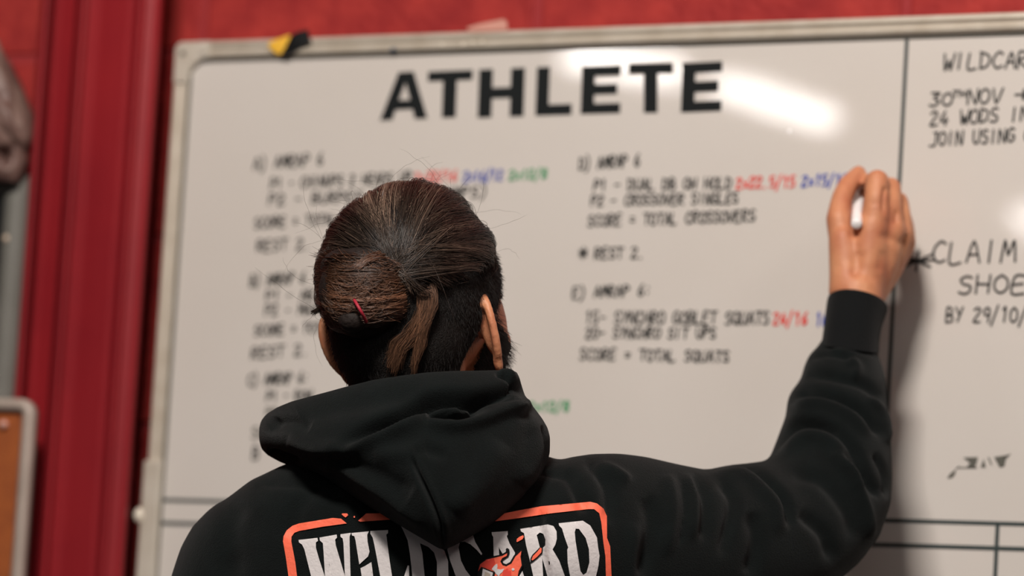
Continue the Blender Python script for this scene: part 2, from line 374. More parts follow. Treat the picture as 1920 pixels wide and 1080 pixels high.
# image positions of each letter: bottom-left, bottom-right, top-left, top-right of its box
HB = [('A',(713,226),(802,222),(740,136),(790,134)),('T',(800,222),(884,219),(807,134),(887,131)),('H',(896,221),(982,218),(909,129),(985,127)),
      ('L',(1004,217),(1072,215),(1011,126),(1035,125)),('E',(1089,214),(1163,212),(1095,124),(1166,122)),('T',(1179,212),(1262,211),(1182,120),(1262,118)),
      ('E',(1277,211),(1353,208),(1285,118),(1356,115))]
for (c, bl, br, tl, tr) in HB:
    loops, w = LET[c]; P0 = B(*bl); P1 = B(*br)
    up = B(*tr)-P1 if c not in 'LA' else (B(1356, 115)-B(1353, 208))
    if c in 'LA': up = up*1.0
    f = lambda x, y, P0=P0, P1=P1, up=up, w=w: P0+(P1-P0)*(x/w)+up*(y/10)
    poly_part('heading_letter', loops, f, M['vinyl'], wb, .0007)

# handwriting: strokes of a pen on a 4 x 6 grid
G = {
'A':[[(0,0),(2,6),(4,0)],[(.8,2.2),(3.2,2.2)]],'B':[[(0,0),(0,6),(2.6,5.6),(2.8,3.6),(0,3.1),(3.4,2.4),(3.2,.4),(0,0)]],
'C':[[(3.8,5.2),(2.2,6),(.4,4.2),(.2,1.8),(1.8,0),(3.9,.8)]],'D':[[(0,0),(0,6)],[(-.4,6),(3,5),(3.8,3),(2.8,.8),(0,0)]],
'E':[[(3.6,6),(.4,5.8),(0,0),(3.6,0)],[(.2,3),(3,3.2)]],'G':[[(3.8,5.2),(2,6),(.2,4),(.4,1.2),(2,0),(3.8,1),(3.8,2.8),(2.2,2.8)]],
'H':[[(0,0),(.2,6)],[(3.6,0),(3.8,6)],[(0,3),(3.8,3)]],'I':[[(1.5,0),(1.6,6)]],'J':[[(3,6),(2.8,1),(1.5,0),(-.6,.2)],[(1.6,6),(4,6)]],
'K':[[(0,0),(.1,6)],[(3.6,6),(.1,2.8),(3.8,0)]],'L':[[(.2,6),(0,0),(3.6,.2)]],'M':[[(0,0),(.6,6),(2,2),(3.6,6),(4.2,0)]],
'N':[[(0,0),(.2,6),(3.6,0),(3.9,6.2)]],'O':[[(2,6),(.2,4.4),(.2,1.4),(2,0),(3.8,1.6),(3.8,4.6),(2,6)]],'P':[[(0,0),(.2,6),(3,5.6),(3.4,3.8),(.2,2.8)]],
'Q':[[(2,6),(.2,4.4),(.2,1.4),(2,0),(3.8,1.6),(3.8,4.6),(2,6)],[(2.4,1.6),(4,-.6)]],'R':[[(0,0),(.2,6),(3,5.6),(3.4,4),(.2,2.9),(3.8,0)]],
'S':[[(3.6,5.4),(2,6),(.4,4.9),(1,3.4),(3.2,2.6),(3.4,.9),(1.8,0),(0,.6)]],'T':[[(2,0),(2,6)],[(-.2,6),(4.2,6)]],
'U':[[(0,6),(.2,1.4),(2,0),(3.6,1.4),(3.8,6)]],'V':[[(0,6),(1.8,0),(4,6.2)]],'W':[[(0,6),(1,0),(2.2,3.6),(3.2,0),(4.4,6.2)]],
'X':[[(0,6),(3.8,0)],[(3.8,6),(0,0)]],'Y':[[(0,6),(2,3.2)],[(4,6),(1.4,0)]],
'0':[[(2,6),(.2,4.4),(.2,1.4),(2,0),(3.8,1.6),(3.8,4.6),(2,6)]],'1':[[(.8,4.8),(2,6),(1.9,0)]],'2':[[(0,5),(1.8,6),(3.4,4.6),(0,.2),(3.8,.2)]],
'3':[[(0,5.8),(3.4,5.8),(1.4,3.5),(3.6,2.2),(2,0),(-.2,.3)]],'4':[[(2.4,6),(0,2),(4,2)],[(3,3.6),(2.8,0)]],'5':[[(3.6,6),(.6,5.8),(.4,3.4),(3.2,3),(3,.6),(0,0)]],
'6':[[(3,6),(.6,3),(.6,.6),(2.4,0),(3.6,1.6),(2,3),(.6,2)]],'7':[[(0,6),(3.8,6),(1.4,0)]],'8':[[(2,3.2),(.4,4.8),(2,6),(3.4,4.8),(.4,1.4),(2,0),(3.6,1.4),(2,3.2)]],
'9':[[(3.6,3.4),(1.4,2.8),(.4,4.6),(2,6),(3.6,5),(3.2,0)]],'/':[[(-.2,-1.6),(3.2,6.8)]],':':[[(1.4,1),(1.5,1.3)],[(1.5,4),(1.6,4.3)]],
'.':[[(1,0),(1.3,.2)]],'-':[[(.4,2.9),(3.2,3.1)]],'=':[[(.6,2),(3.2,2)],[(.6,4),(3.2,4)]],'*':[[(2,6),(2,0)],[(-.4,5),(4.4,1)],[(-.4,1),(4.4,5)],[(-.8,3),(4.8,3)]],
')':[[(.6,7),(2.6,4),(1.8,0),(.2,-1.6)]],'(':[[(2.4,7),(.6,4),(1,0),(2.6,-1.4)]],'>':[[(-1,3),(4,3)],[(2.6,5),(4.2,3),(2.6,1),(2.7,3),(2.7,4.6)]],'x':[[(.4,3.6),(3.2,.6)],[(3.2,3.6),(.4,.6)]],' ':[]}
def write(text, p, q, h, m, pen=.0021, jit=.22, name='handwriting', label=None):
    """text from image point p to q along the board; h = letter height in pixels"""
    P, Q = B(*p), B(*q); up = B(p[0]+.052*h, p[1]-h)-P
    n = len(text); adv = (Q-P)/(n-.15); mb = MB(); w = 5.3
    for i, ch in enumerate(text):
        base = P+adv*i; jj = random.uniform(-.04, .04); sl = random.uniform(.02, .1)
        for st in G.get(ch, []):
            pts = [(x+random.uniform(-jit, jit), y+random.uniform(-jit, jit)) for x, y in st]
            if len(pts) > 2: pts = [tuple(a) for a in smoothpath(pts, 3)]
            pp = [base+adv*((x+sl*y)/w)+up*(y/6+jj)+Vector((0, -.0008-.00001*random.random(), 0)) for x, y in pts]
            for a, b in zip(pp, pp[1:]):
                d = b-a
                if d.length < 1e-6: continue
                d.normalize(); s = Vector((-d.z, 0, d.x))*pen/2; e = d*pen*.35
                mb.add([a-s-e, b-s+e, b+s+e, a+s-e], [(0, 1, 2, 3)])
    if mb.v:
        me = mesh(name, mb.v, mb.f); return link(name, me, m, wb, label=label)
K, R_, BL, GR, FA = M['ink'], M['inkr'], M['inkb'], M['inkg'], M['inkf']
for a in [
 ('A) AMRAP 6', (476,319), (607,308), 22, K), ('P1 - CHINUPS 2 HEADS UP', (508,354), (772,341), 19, K), ('2x32/16', (778,343), (857,338), 19, R_),
 ('2x16/12', (870,341), (943,337), 19, BL), ('2x12/8', (956,337), (1026,333), 17, GR), ('P2 - BURPEE BROAD (JUMPS)', (505,384), (915,369), 19, K),
 ('SCORE = TOTAL CHINUPS', (478,427), (730,415), 18, K), ('REST 2.', (482,472), (585,466), 20, K),
 ('B) AMRAP 6', (470,537), (573,530), 20, K), ('P1 - AB MAT', (500,564), (640,559), 18, K), ('P2 - MAX ROPE', (498,592), (660,588), 20, K),
 ('SCORE = TOTAL', (478,629), (625,622), 18, K), ('REST 2.', (472,672), (582,665), 20, K),
 ('C) AMRAP 6:', (465,723), (580,717), 20, K), ('P1 - ROW', (500,753), (585,750), 18, K), ('P2 - SKI', (500,778), (590,775), 12, FA),
 ('SCORE', (472,822), (545,818), 20, FA), ('B - UP', (474,862), (560,856), 24, K), ('2x12/8', (992,772), (1068,770), 18, GR),
 ('D) AMRAP 6', (1087,318), (1200,311), 22, K), ('P1 - DUAL DB OH HOLD', (1114,358), (1372,353), 20, K), ('2x22.5/15', (1381,354), (1492,350), 20, R_),
 ('2x15/10', (1504,349), (1590,347), 20, BL), ('P2 - CROSSOVER SINGLES', (1109,386), (1385,381), 19, K),
 ('SCORE = TOTAL CROSSOVERS', (1103,424), (1417,415), 20, K), ('* REST 2.', (1088,485), (1210,484), 20, K),
 ('E) AMRAP 6:', (1074,559), (1222,553), 20, K), ('15- SYNCHRO GOBLET SQUATS', (1098,606), (1443,608), 22, K), ('24/16', (1450,609), (1515,608), 22, R_),
 ('16/12', (1530,611), (1590,611), 24, BL), ('20- SYNCHRO SIT UPS', (1099,634), (1343,634), 19, K), ('SCORE = TOTAL SQUATS', (1088,674), (1368,679), 20, K)]:
    write(*a, label={id(R_): 'red handwriting', id(BL): 'blue handwriting', id(GR): 'green handwriting'}.get(id(a[4])))
for a in [
 ('WILDCARD', (1768,131), (1952,127), 30, K, .0023), ('30', (1744,198), (1786,198), 24, K, .0023), ('TH', (1786,182), (1812,181), 11, K, .0019), ('NOV >', (1814,196), (1926,190), 27, K, .0023),
 ('24 WODS IN', (1744,236), (1930,226), 26, K, .0022), ('JOIN USING C', (1745,274), (1935,264), 25, K, .0022), ('CLAIM', (1748,494), (1905,491), 40, K, .0024),
 ('*', (1694,508), (1745,506), 38, K, .0025), ('SHOE', (1797,550), (1926,550), 33, K, .0024), ('BY 29/10/', (1774,604), (1926,604), 27, K, .0021)]:
    write(a[0], a[1], a[2], a[3], a[4], a[5], .12)
# half erased writing at the lower right
def blot(name, polys, m):
    mb = MB()
    for pl in polys:
        vs = [B(x, y)+Vector((0, -.0006, 0)) for x, y in pl]; mb.add(vs, [tuple(range(len(vs)))[::-1]])
    return link(name, mesh(name, mb.v, mb.f), m, wb, label='smudged remains of rubbed-out writing')
blot('smudged_writing', [[(1776,897),(1782,888),(1793,880),(1791,890),(1785,896)], [(1806,858),(1834,857),(1832,866),(1828,878),(1812,877),(1819,868)], [(1839,876),(1845,860),(1849,877)],
  [(1852,858),(1855,857),(1861,872),(1858,872)], [(1864,857),(1893,853),(1886,862),(1884,874),(1875,877)]], FA)
mb = MB()
for (a, b) in (((1795, 877), (1832, 877)), ((1792, 880), (1800, 874)), ((1880, 857), (1895, 852))):
    P, Q = B(*a), B(*b); s = Vector((0, 0, .0006)); o_ = Vector((0, -.0006, 0)); mb.add([P-s+o_, Q-s+o_, Q+s+o_, P+s+o_], [(0, 1, 2, 3)])
link('smudged_writing', mesh('smudge', mb.v, mb.f), FA, wb, kind='stuff')

# scraps of tape on the top rail
def patch(name, pts, y, th, m, parent=None, bow=0):
    f = [B(px, py, y) for px, py in pts]; c = sum(f, Vector())/len(f)
    g = [v+Vector((0, th, 0)) for v in f]; n = len(f); c1 = c+Vector((0, -bow, 0))
    vs = f+g+[c1, c+Vector((0, th, 0))]
    fs = [(i, (i+1) % n, 2*n) for i in range(n)]+[((i+1) % n+n, i+n, 2*n+1) for i in range(n)]+[(i+n, (i+1) % n+n, (i+1) % n, i) for i in range(n)]
    return obj(name, vs, fs, m, parent)
tp = thing('hazard_tape', B(540, 80, -.014), 'scrap of yellow and black hazard tape stuck over the top rail of the whiteboard', 'tape')
patch('yellow_stripe', [(503,82),(507,78),(541,66),(545,67),(534,90),(526,102),(519,101),(506,91)], -.0095, .0018, M['yellow'], tp, .001)
patch('black_stripe', [(545,67),(556,60),(576,55),(580,70),(583,79),(570,85),(558,92),(546,100),(537,104),(526,103),(534,90)], -.0097, .0020, M['black'], tp, .0015)
sc1 = patch('tape_scrap', [(875,52),(898,45),(943,36),(950,40),(951,56),(935,57),(880,58)], -.0080, .001, M['cleart']); sc1['label'] = 'pale peeling scrap of clear tape on top edge of the whiteboard rail'; sc1['category'] = 'tape'
patch('marker_dot', [(731,93),(735,89),(740,89),(743,93),(738,97),(733,96)], -.0085, .001, M['blue'], wb)
for (x, y) in ((829, 84), (868, 83), (885, 80), (903, 79)):
    mb = MB(); c = B(x, y, -.0072); mb.sphere(c, (.0026, .001, .0026), 10, 6); mb.build('glue_spot', M['knob'], wb, smooth=True)
mb = MB(); mb.sphere(B(1480, 246), (.0018, .0012, .0018), 12, 8); mb.build('glint_bead', M['marker'], wb, smooth=True)  # white bead standing in for a bright glint on the board

# ------------------------------------------------------------------ things at the left edge
yb = -.075
tr = B(61, 750, yb); br_ = B(47, 1080, yb); xr = (tr.x+br_.x)/2; zt = B(30, 748, yb).z
cb = thing('pin_board', (xr-.30, yb, zt-.45), 'orange brown pin board in a pale rounded frame, lower left edge', 'pin board')
def rrect(x0, z0, x1, z1, r, n=8):
    out = []
    for cx, cz, a0 in ((x1-r, z1-r, 0), (x0+r, z1-r, 90), (x0+r, z0+r, 180), (x1-r, z0+r, 270)):
        for i in range(n+1): t = math.radians(a0+90*i/n); out.append((cx+r*math.cos(t), cz+r*math.sin(t)))
    return out
def frame_ring(x0, z0, x1, z1, r, w, y0, y1, name, m, parent):
    o_ = rrect(x0, z0, x1, z1, r); i_ = rrect(x0+w, z0+w, x1-w, z1-w, max(r-w, .004)); m_ = rrect(x0+w*.5, z0+w*.5, x1-w*.5, z1-w*.5, max(r-w*.5, .004)); n = len(o_)
    mb = MB(); L = [[Vector((x, y, z)) for x, z in pts] for pts, y in ((o_, y1), (o_, y0+.003), (m_, y0), (i_, y0+.003), (i_, y1))]
    mb.loft(L, cap=False); mb.f += [(k, (k+1) % n, 4*n+(k+1) % n, 4*n+k) for k in range(n)]
    return mb.build(name, m, parent, smooth=True)
frame_ring(xr-.60, zt-.45, xr, zt, .020, .0145, yb-.006, yb+.010, 'board_frame', M['corkframe'], cb)
mb = MB(); mb.box((xr-.592, yb+.002, zt-.442), (xr-.008, yb+.009, zt-.008)); mb.build('board_panel', M['cork'], cb)
c = B(7, 796, yb-.001); mb = MB(); mb.sphere(c, (.005, .005, .005), 12, 8); pp = mb.build('push_pin', M['pin'], smooth=True); pp['label'] = 'pink push pin in the top right corner of the pin board'; pp['category'] = 'pin'
# brackets that carry the board off the wall
for u in (.5, .2): mb = MB(); mb.box((xr-u, yb+.009, zt-.3), (xr-u+.04, WY+.002, zt-.26)); mb.build('bracket', M['corkframe'], cb)

ys = -.03
a = B(42, 330, ys); b = B(20, 735, ys); xr2 = (a.x+b.x)/2; zt2 = B(30, 322, ys).z; zb2 = B(10, 745, ys).z
sc = thing('framed_panel', (xr2-.2, ys, zb2), 'black panel in a wide grey metal frame at the left edge above the pin board', 'panel')
frame_ring(xr2-.36, zb2-.02, xr2, zt2, .008, .0255, ys-.006, WY, 'panel_frame', M['greyframe'], sc)
mb = MB(); mb.box((xr2-.336, ys+.004, zb2), (xr2-.024, WY-.003, zt2-.022)); mb.build('panel_face', M['darkpanel'], sc)
mb = MB(); mb.sphere(B(11, 447, ys-.006), (.0042, .002, .0042), 12, 6); mb.build('screw', M['pin2'], sc, smooth=True)
# crumpled bag hanging above it
mb = MB(); rings = []
edge = [(-60,70,-5),(-60,96,2),(-60,120,14),(-60,150,26),(-60,180,36),(-60,210,46),(-60,240,55),(-60,262,55),(-60,285,44),(-60,300,46),(-60,318,42),(-60,340,34)]
for i, (l, y, r) in enumerate(edge):
    c0 = B(l, y, -.045); c1 = B(r, y, -.045); c = (c0+c1)/2; hw = (c1-c0)/2; th = [.008,.022,.034,.04,.044,.046,.048,.046,.036,.03,.026,.014][i]
    rings.append([c+hw*math.cos(t)+Vector((0, -th*math.sin(t)*(1+.25*math.sin(5*t+i)) , .003*math.sin(7*t+i*2))) for t in [2*math.pi*k/28 for k in range(28)]])
mb.loft(rings); bme_ = fuse(mb, .003, 4)
bag = link('plastic_bag', bme_, M['bag'], smooth=True); bag['label'] = 'crumpled dusty pale plastic bag hanging at the upper left edge'; bag['category'] = 'bag'
sculpt(bme_, [([(-20,150),(20,200),(45,262)], 7, -.006), ([(-10,120),(12,170),(20,230)], 6, .005), ([(-15,300),(8,296),(24,300)], 13, -.03), ([(-20,230),(10,250),(40,285)], 6, -.006)])

# ================================================================== THE PERSON
torso_c = W(830, 1200, 3.56)
FX, FY = torso_c.x, torso_c.y
person = thing('person', (FX, FY, 0), 'person in black printed hoodie, hair in a bun, writing on the whiteboard', 'person')

# ---- head frame
HY = math.radians(25)
hf = V3(math.sin(HY), -.02, math.cos(HY)).normalized(); hu = V3(-.08, 1, 0); hu = (hu-hf*hu.dot(hf)).normalized(); hr = hf.cross(hu)
HO = W(785, 617, 3.52)
def H(x, y, z): return HO+hr*x+hf*y+hu*z
HAX = (hr, hf, hu)
def torso_rings(k=1.0, inset=0.0):
    rows = [(850,600,1010,3.515,.045,.05),(872,530,1075,3.52,.085,.08),(900,470,1140,3.53,.105,.10),(940,418,1180,3.54,.118,.12),
            (1000,392,1215,3.545,.128,.13),(1080,385,1215,3.55,.135,.14),(1250,405,1185,3.55,.135,.14),(1500,420,1140,3.56,.13,.135)]
    out = []
    for (y, l, r, D, b, bf) in rows:
        i = inset*2000
        out.append(ering((l+i, y+i*.5), (r-i, y+i*.5-8*0), D, D, b-inset, 0, 64, 2.4, bf-inset))
    return out
def world_ring(cx, cy_, z, a, b, n=64, pw=2.3):
    out = []; ax = Vector((VR.x, VR.y, 0)).normalized(); ay = Vector((-VF.x, -VF.y, 0)).normalized()
    for k in range(n):
        t = 2*math.pi*k/n; ct, st = math.cos(t), math.sin(t)
        out.append(Vector((cx, cy_, z))+ax*a*math.copysign(abs(ct)**(2/pw), ct)+ay*b*math.copysign(abs(st)**(2/pw), st))
    return out
hipz = .93
# sleeve outline, shoulder to wrist: (inner silhouette, outer silhouette, depth, thickness)
SL = [((1010,880),(1040,1180),3.50,.085),((1065,858),(1100,1185),3.505,.088),((1110,851),(1150,1190),3.515,.088),((1160,850),(1200,1188),3.53,.086),((1210,856),(1255,1182),3.545,.084),((1265,869),(1315,1172),3.56,.08),
      ((1325,881),(1380,1160),3.58,.078),((1365,872),(1440,1148),3.60,.078),((1405,868),(1500,1128),3.62,.078),((1436,864),(1560,1098),3.64,.078),((1445,856),(1610,1055),3.66,.078),((1448,846),(1648,1005),3.675,.078),
      ((1456,828),(1669,945),3.69,.076),((1464,806),(1672,895),3.70,.073),((1474,780),(1671,850),3.71,.068),((1476,752),(1668,810),3.72,.064),((1484,733),(1664,780),3.73,.060),((1502,712),(1662,745),3.74,.056),
      ((1508,686),(1661,712),3.75,.052),((1518,664),(1655,690),3.76,.048),((1536,648),(1646,668),3.765,.043),((1545,628),(1646,640),3.77,.037)]
CU = [((1540,648),(1648,662),3.765,.040,.000),((1543,628),(1648,645),3.77,.0365,.004),((1546,600),(1652,616),3.78,.036,.008),((1549,575),(1660,595),3.79,.0365,.012),((1551,560),(1665,583),3.795,.0365,.014)]

# ---- body: one continuous figure
mb = MB()
mb.sphere(H(0, -.010, .036), (.0785, .0965, .094), 48, 32, HAX)             # cranium
mb.sphere(H(0, -.040, .000), (.066, .058, .070), 32, 20, HAX)               # occiput
mb.sphere(H(0, .040, -.005), (.070, .052, .080), 32, 20, HAX)               # mid face
mb.sphere(H(0, .045, -.050), (.0635, .048, .048), 32, 20, HAX)              # jaw
mb.sphere(H(0, .072, -.088), (.030, .024, .024), 20, 14, HAX)               # chin
mb.sphere(H(0, .070, .030), (.055, .026, .020), 20, 14, HAX)                # brow
for s in (-1, 1): mb.sphere(H(s*.045, .058, -.015), (.022, .020, .018), 16, 10, HAX)
mb.caps([(H(0, .090, .018), .009), (H(0, .102, -.004), .011), (H(0, .108, -.020), .013)])    # nose
for s in (-1, 1): mb.sphere(H(s*.012, .098, -.024), (.009, .010, .008), 12, 8, HAX)
mb.sphere(H(0, .094, -.048), (.024, .010, .007), 16, 10, HAX); mb.sphere(H(0, .091, -.058), (.021, .010, .008), 16, 10, HAX)   # lips
nb = W(790, 860, 3.54)
mb.tube([H(0, -.028, -.02), H(.0, -.030, -.06), H(.0, -.032, -.085)+V3(.002, 0, 0), nb], [.055, .054, .055, .068], 32)
bt_head = None
hm = MB(); hm.v = list(mb.v); hm.f = list(mb.f); bt_head = bvh_of(fuse(hm, .004, 4))
# torso
mb.loft([ering((640, 835), (960, 835), 3.53, 3.53, .045, 0, 64, 2.2, .05)]+torso_rings(inset=.022)+
        [world_ring(FX, FY, 1.02, .135, .095), world_ring(FX, FY, .90, .15, .105)])
ax = Vector((VR.x, VR.y, 0)).normalized()
# arms
def C_(px, py, D): return W(px, py, D)
mb.caps([(C_(1150, 990, 3.55), .058), (C_(1360, 1000, 3.62), .050), (C_(1555, 965, 3.70), .042), (C_(1574, 790, 3.735), .036), (C_(1596, 650, 3.77), .0245), (C_(1607, 560, 3.80), .0250)])
sl_ = W(485, 1080, 3.555); el = sl_+Vector((-.06, -.02, -.30)); wr = el+Vector((-.02, .10, -.24))+V3(0, 0, .03)
mb.caps([(sl_, .050), ((sl_+el)/2, .046), (el, .042), ((el+wr)/2, .040), (wr, .027)])
# left hand, relaxed at the side
hd = (wr-el).normalized(); hs = V3(0, 0, 1); hs = (hs-hd*hs.dot(hd)).normalized(); hn = hd.cross(hs)
mb.caps([(wr, .026), (wr+hd*.03, .030), (wr+hd*.07+hs*.006, .030)]); mb.caps([(wr+hd*.06-hs*.022, .018), (wr+hd*.085-hs*.026, .013)])
for i, (o_, L) in enumerate(((.028, .085), (.010, .095), (-.009, .088), (-.027, .070))):
    p0 = wr+hd*.085+hs*o_; mb.caps([(p0, .0105), (p0+hd*L*.45+hn*.006, .0095), (p0+hd*L*.75+hn*.018, .0085), (p0+hd*L*.93+hn*.032, .0075)])
mb.caps([(wr+hd*.025+hs*.022, .014), (wr+hd*.06+hs*.048+hn*.01, .0115), (wr+hd*.095+hs*.054+hn*.018, .0095)])
# legs
for s in (-1, 1):
    h0 = Vector((FX, FY, .90))+ax*s*.085; k0 = Vector((FX, FY, .50))+ax*s*.105; a0 = Vector((FX, FY, .09))+ax*s*.115
    mb.caps([(h0, .085), ((h0+k0)/2, .070), (k0, .052), (k0*.6+a0*.4, .052), (a0, .036)])
# right hand, closed round the pen
mb.caps([(C_(1608, 575, 3.797), .0255), (C_(1607, 548, 3.802), .0265)])
mb.caps([(C_(1596, 545, 3.802), .0235), (C_(1588, 500, 3.808), .0185), (C_(1582, 450, 3.813), .0160)])   # ball of the thumb
mb.caps([(C_(1618, 545, 3.805), .0215), (C_(1628, 490, 3.806), .0205), (C_(1636, 425, 3.807), .0165)])
mb.caps([(C_(1628, 545, 3.815), .0195), (C_(1650, 490, 3.818), .0195), (C_(1670, 432, 3.820), .0160)])
mb.caps([(C_(1630, 545, 3.825), .0185), (C_(1660, 500, 3.835), .0180), (C_(1686, 440, 3.835), .0150)])
mb.caps([(C_(1630, 550, 3.835), .0180), (C_(1662, 505, 3.850), .0165), (C_(1694, 456, 3.855), .0130)])
mb.caps([(C_(1606, 470, 3.825), .020), (C_(1636, 450, 3.835), .020), (C_(1660, 470, 3.845), .018)])
mb.caps([(C_(1584, 470, 3.815), .0150), (C_(1574, 412, 3.822), .0140), (C_(1579, 372, 3.835), .0112), (C_(1590, 348, 3.846), .0108), (C_(1610, 324, 3.866), .0080)])   # thumb
mb.caps([(C_(1641, 408, 3.808), .0150), (C_(1643, 372, 3.809), .0128), (C_(1645, 340, 3.818), .0124), (C_(1638, 342, 3.852), .0100), (C_(1622, 350, 3.882), .0085)])  # index
mb.caps([(C_(1669, 418, 3.821), .0145), (C_(1670, 384, 3.823), .0120), (C_(1670, 352, 3.836), .0112), (C_(1658, 364, 3.876), .0095), (C_(1642, 376, 3.898), .0082)])  # middle
mb.caps([(C_(1688, 436, 3.836), .0135), (C_(1688, 404, 3.842), .0112), (C_(1685, 378, 3.856), .0104), (C_(1674, 394, 3.892), .0090), (C_(1660, 404, 3.908), .0080)])  # ring
mb.caps([(C_(1697, 454, 3.854), .0115), (C_(1697, 428, 3.862), .0100), (C_(1694, 410, 3.876), .0092), (C_(1686, 424, 3.900), .0080), (C_(1676, 434, 3.912), .0070)])  # little finger
# ears, part of the skin
for s in (-1, 1):
    if s > 0:
        o0 = H(.0745, -.004, .0); out = (hr*.60-hf*.80).normalized(); ln = (hu*.97-hr*.12).normalized()*1.0 if False else (hu*.985+V3(-.16, 0, 0)).normalized()
    else:
        o0 = H(-.0710, -.004, -.004); out = (-hr*.80-hf*.60).normalized(); ln = (hu*.99+V3(-.26, 0, 0)).normalized()
    nrm = out.cross(ln).normalized()
    ec = o0+out*.010-hu*.006
    pts = []
    for i in range(19):
        t = math.radians(-108+i*15.2)       # helix from lobe round the back to the front top
        rx, rz = .0150, .0300
        pts.append(ec+out*(rx*math.cos(t))+ln*(rz*math.sin(t)-.0)+nrm*0)
    mb.tube(smoothpath([tuple(p) for p in pts], 2), .0042, 10)
    mb.sphere(ec+out*.001-ln*.002, (.0135, .0038, .029), 20, 12, (out, nrm, ln))
    mb.sphere(ec-out*.004-ln*.004, (.010, .0075, .020), 16, 10, (out, nrm, ln))
    mb.sphere(ec+out*.001-ln*.032, (.0080, .0046, .0095), 14, 10, (out, nrm, ln))
body_me = fuse(mb, .0026, 5, .5)
sculpt(body_me, [([(1600,450),(1604,420),(1606,380)], 9, -.003), ([(1612,470),(1606,500),(1600,520)], 10, -.0025), ([(1650,440),(1675,450),(1700,462)], 8, -.0018),
                 ([(1657,400),(1658,370),(1660,350)], 4, -.004), ([(1655,470),(1648,510)], 8, -.0015), ([(1680,420),(1681,395)], 4, -.003),
                 ([(1630,380),(1655,380)], 3, -.0006), ([(1694,458),(1700,440)], 5, -.0025)])
body = link('body', body_me, M['skin'], person, label='tanned skin of head, neck and the hand gripping the marker', smooth=True)
bt_body = bvh_of(body_me)
# eyes, brows (turned away from the lens)
for s in (-1, 1):
    e = MB(); e.sphere(H(s*.032, .080, .010), .0125, 16, 12); ey = e.build('eye', M['eyew'], person, smooth=True)
    e = MB(); e.sphere(H(s*.032, .0895, .010), (.006, .0035, .006), 14, 8, HAX); e.build('iris', M['eyed'], ey, smooth=True)
    e = MB(); e.tube([H(s*.014, .097, .030), H(s*.032, .094, .034), H(s*.050, .080, .029)], [.003, .0038, .002], 8); e.build('eyebrow', M['stub'], person, smooth=True)
e = MB(); e.sphere(H(0, .1015, -.053), (.021, .004, .008), 16, 8, HAX); e.build('lips', M['lip'], person, smooth=True)

# ---- hoodie
mb = MB()
low = world_ring(FX, FY, 1.02, .20, .14)
mb.loft([ering((650, 838), (960, 838), 3.52, 3.52, .05, 0, 64, 2.2, .06)]+torso_rings()+[world_ring(FX, FY, 1.06, .19, .135), world_ring(FX, FY, .93, .185, .13), world_ring(FX, FY, .88, .19, .132)])
rr = [ering(i, o_, D, D, b, 0, 64, 2.2) for (i, o_, D, b) in SL]; mb.loft(rr)
mb.sphere(W(1080, 1040, 3.535), (.085, .088, .085), 32, 20)
# left shoulder and sleeve
LS = [((520,872),(560,1010),3.53,.05)]
lr = [((500,905),(640,960),3.535,.085),((440,925),(600,1050),3.54,.088),((395,952),(585,1140),3.545,.088),((362,985),(575,1200),3.55,.086),((340,1024),(560,1250),3.55,.083),((322,1078),(545,1290),3.55,.08),((311,1140),(530,1320),3.55,.078),((300,1240),(500,1380),3.545,.076),((285,1400),(465,1450),3.54,.072)]
rl = [ering(i, o_, D, D, b, 0, 64, 2.2) for (i, o_, D, b) in lr]
def aring(c, d, a, n=64):
    d = d.normalized(); u = V3(1, 0, 0); u = (u-d*u.dot(d)).normalized(); w = d.cross(u); return [c+u*a*math.cos(2*math.pi*k/n)+w*a*math.sin(2*math.pi*k/n) for k in range(n)]
mb.loft(rl)
mb.caps([(W(380, 1400, 3.54), .066), (el, .064), ((el+wr)/2, .055), (wr-hd*.05, .046)])
hood_me0 = fuse(mb, .0042, 10, .5)
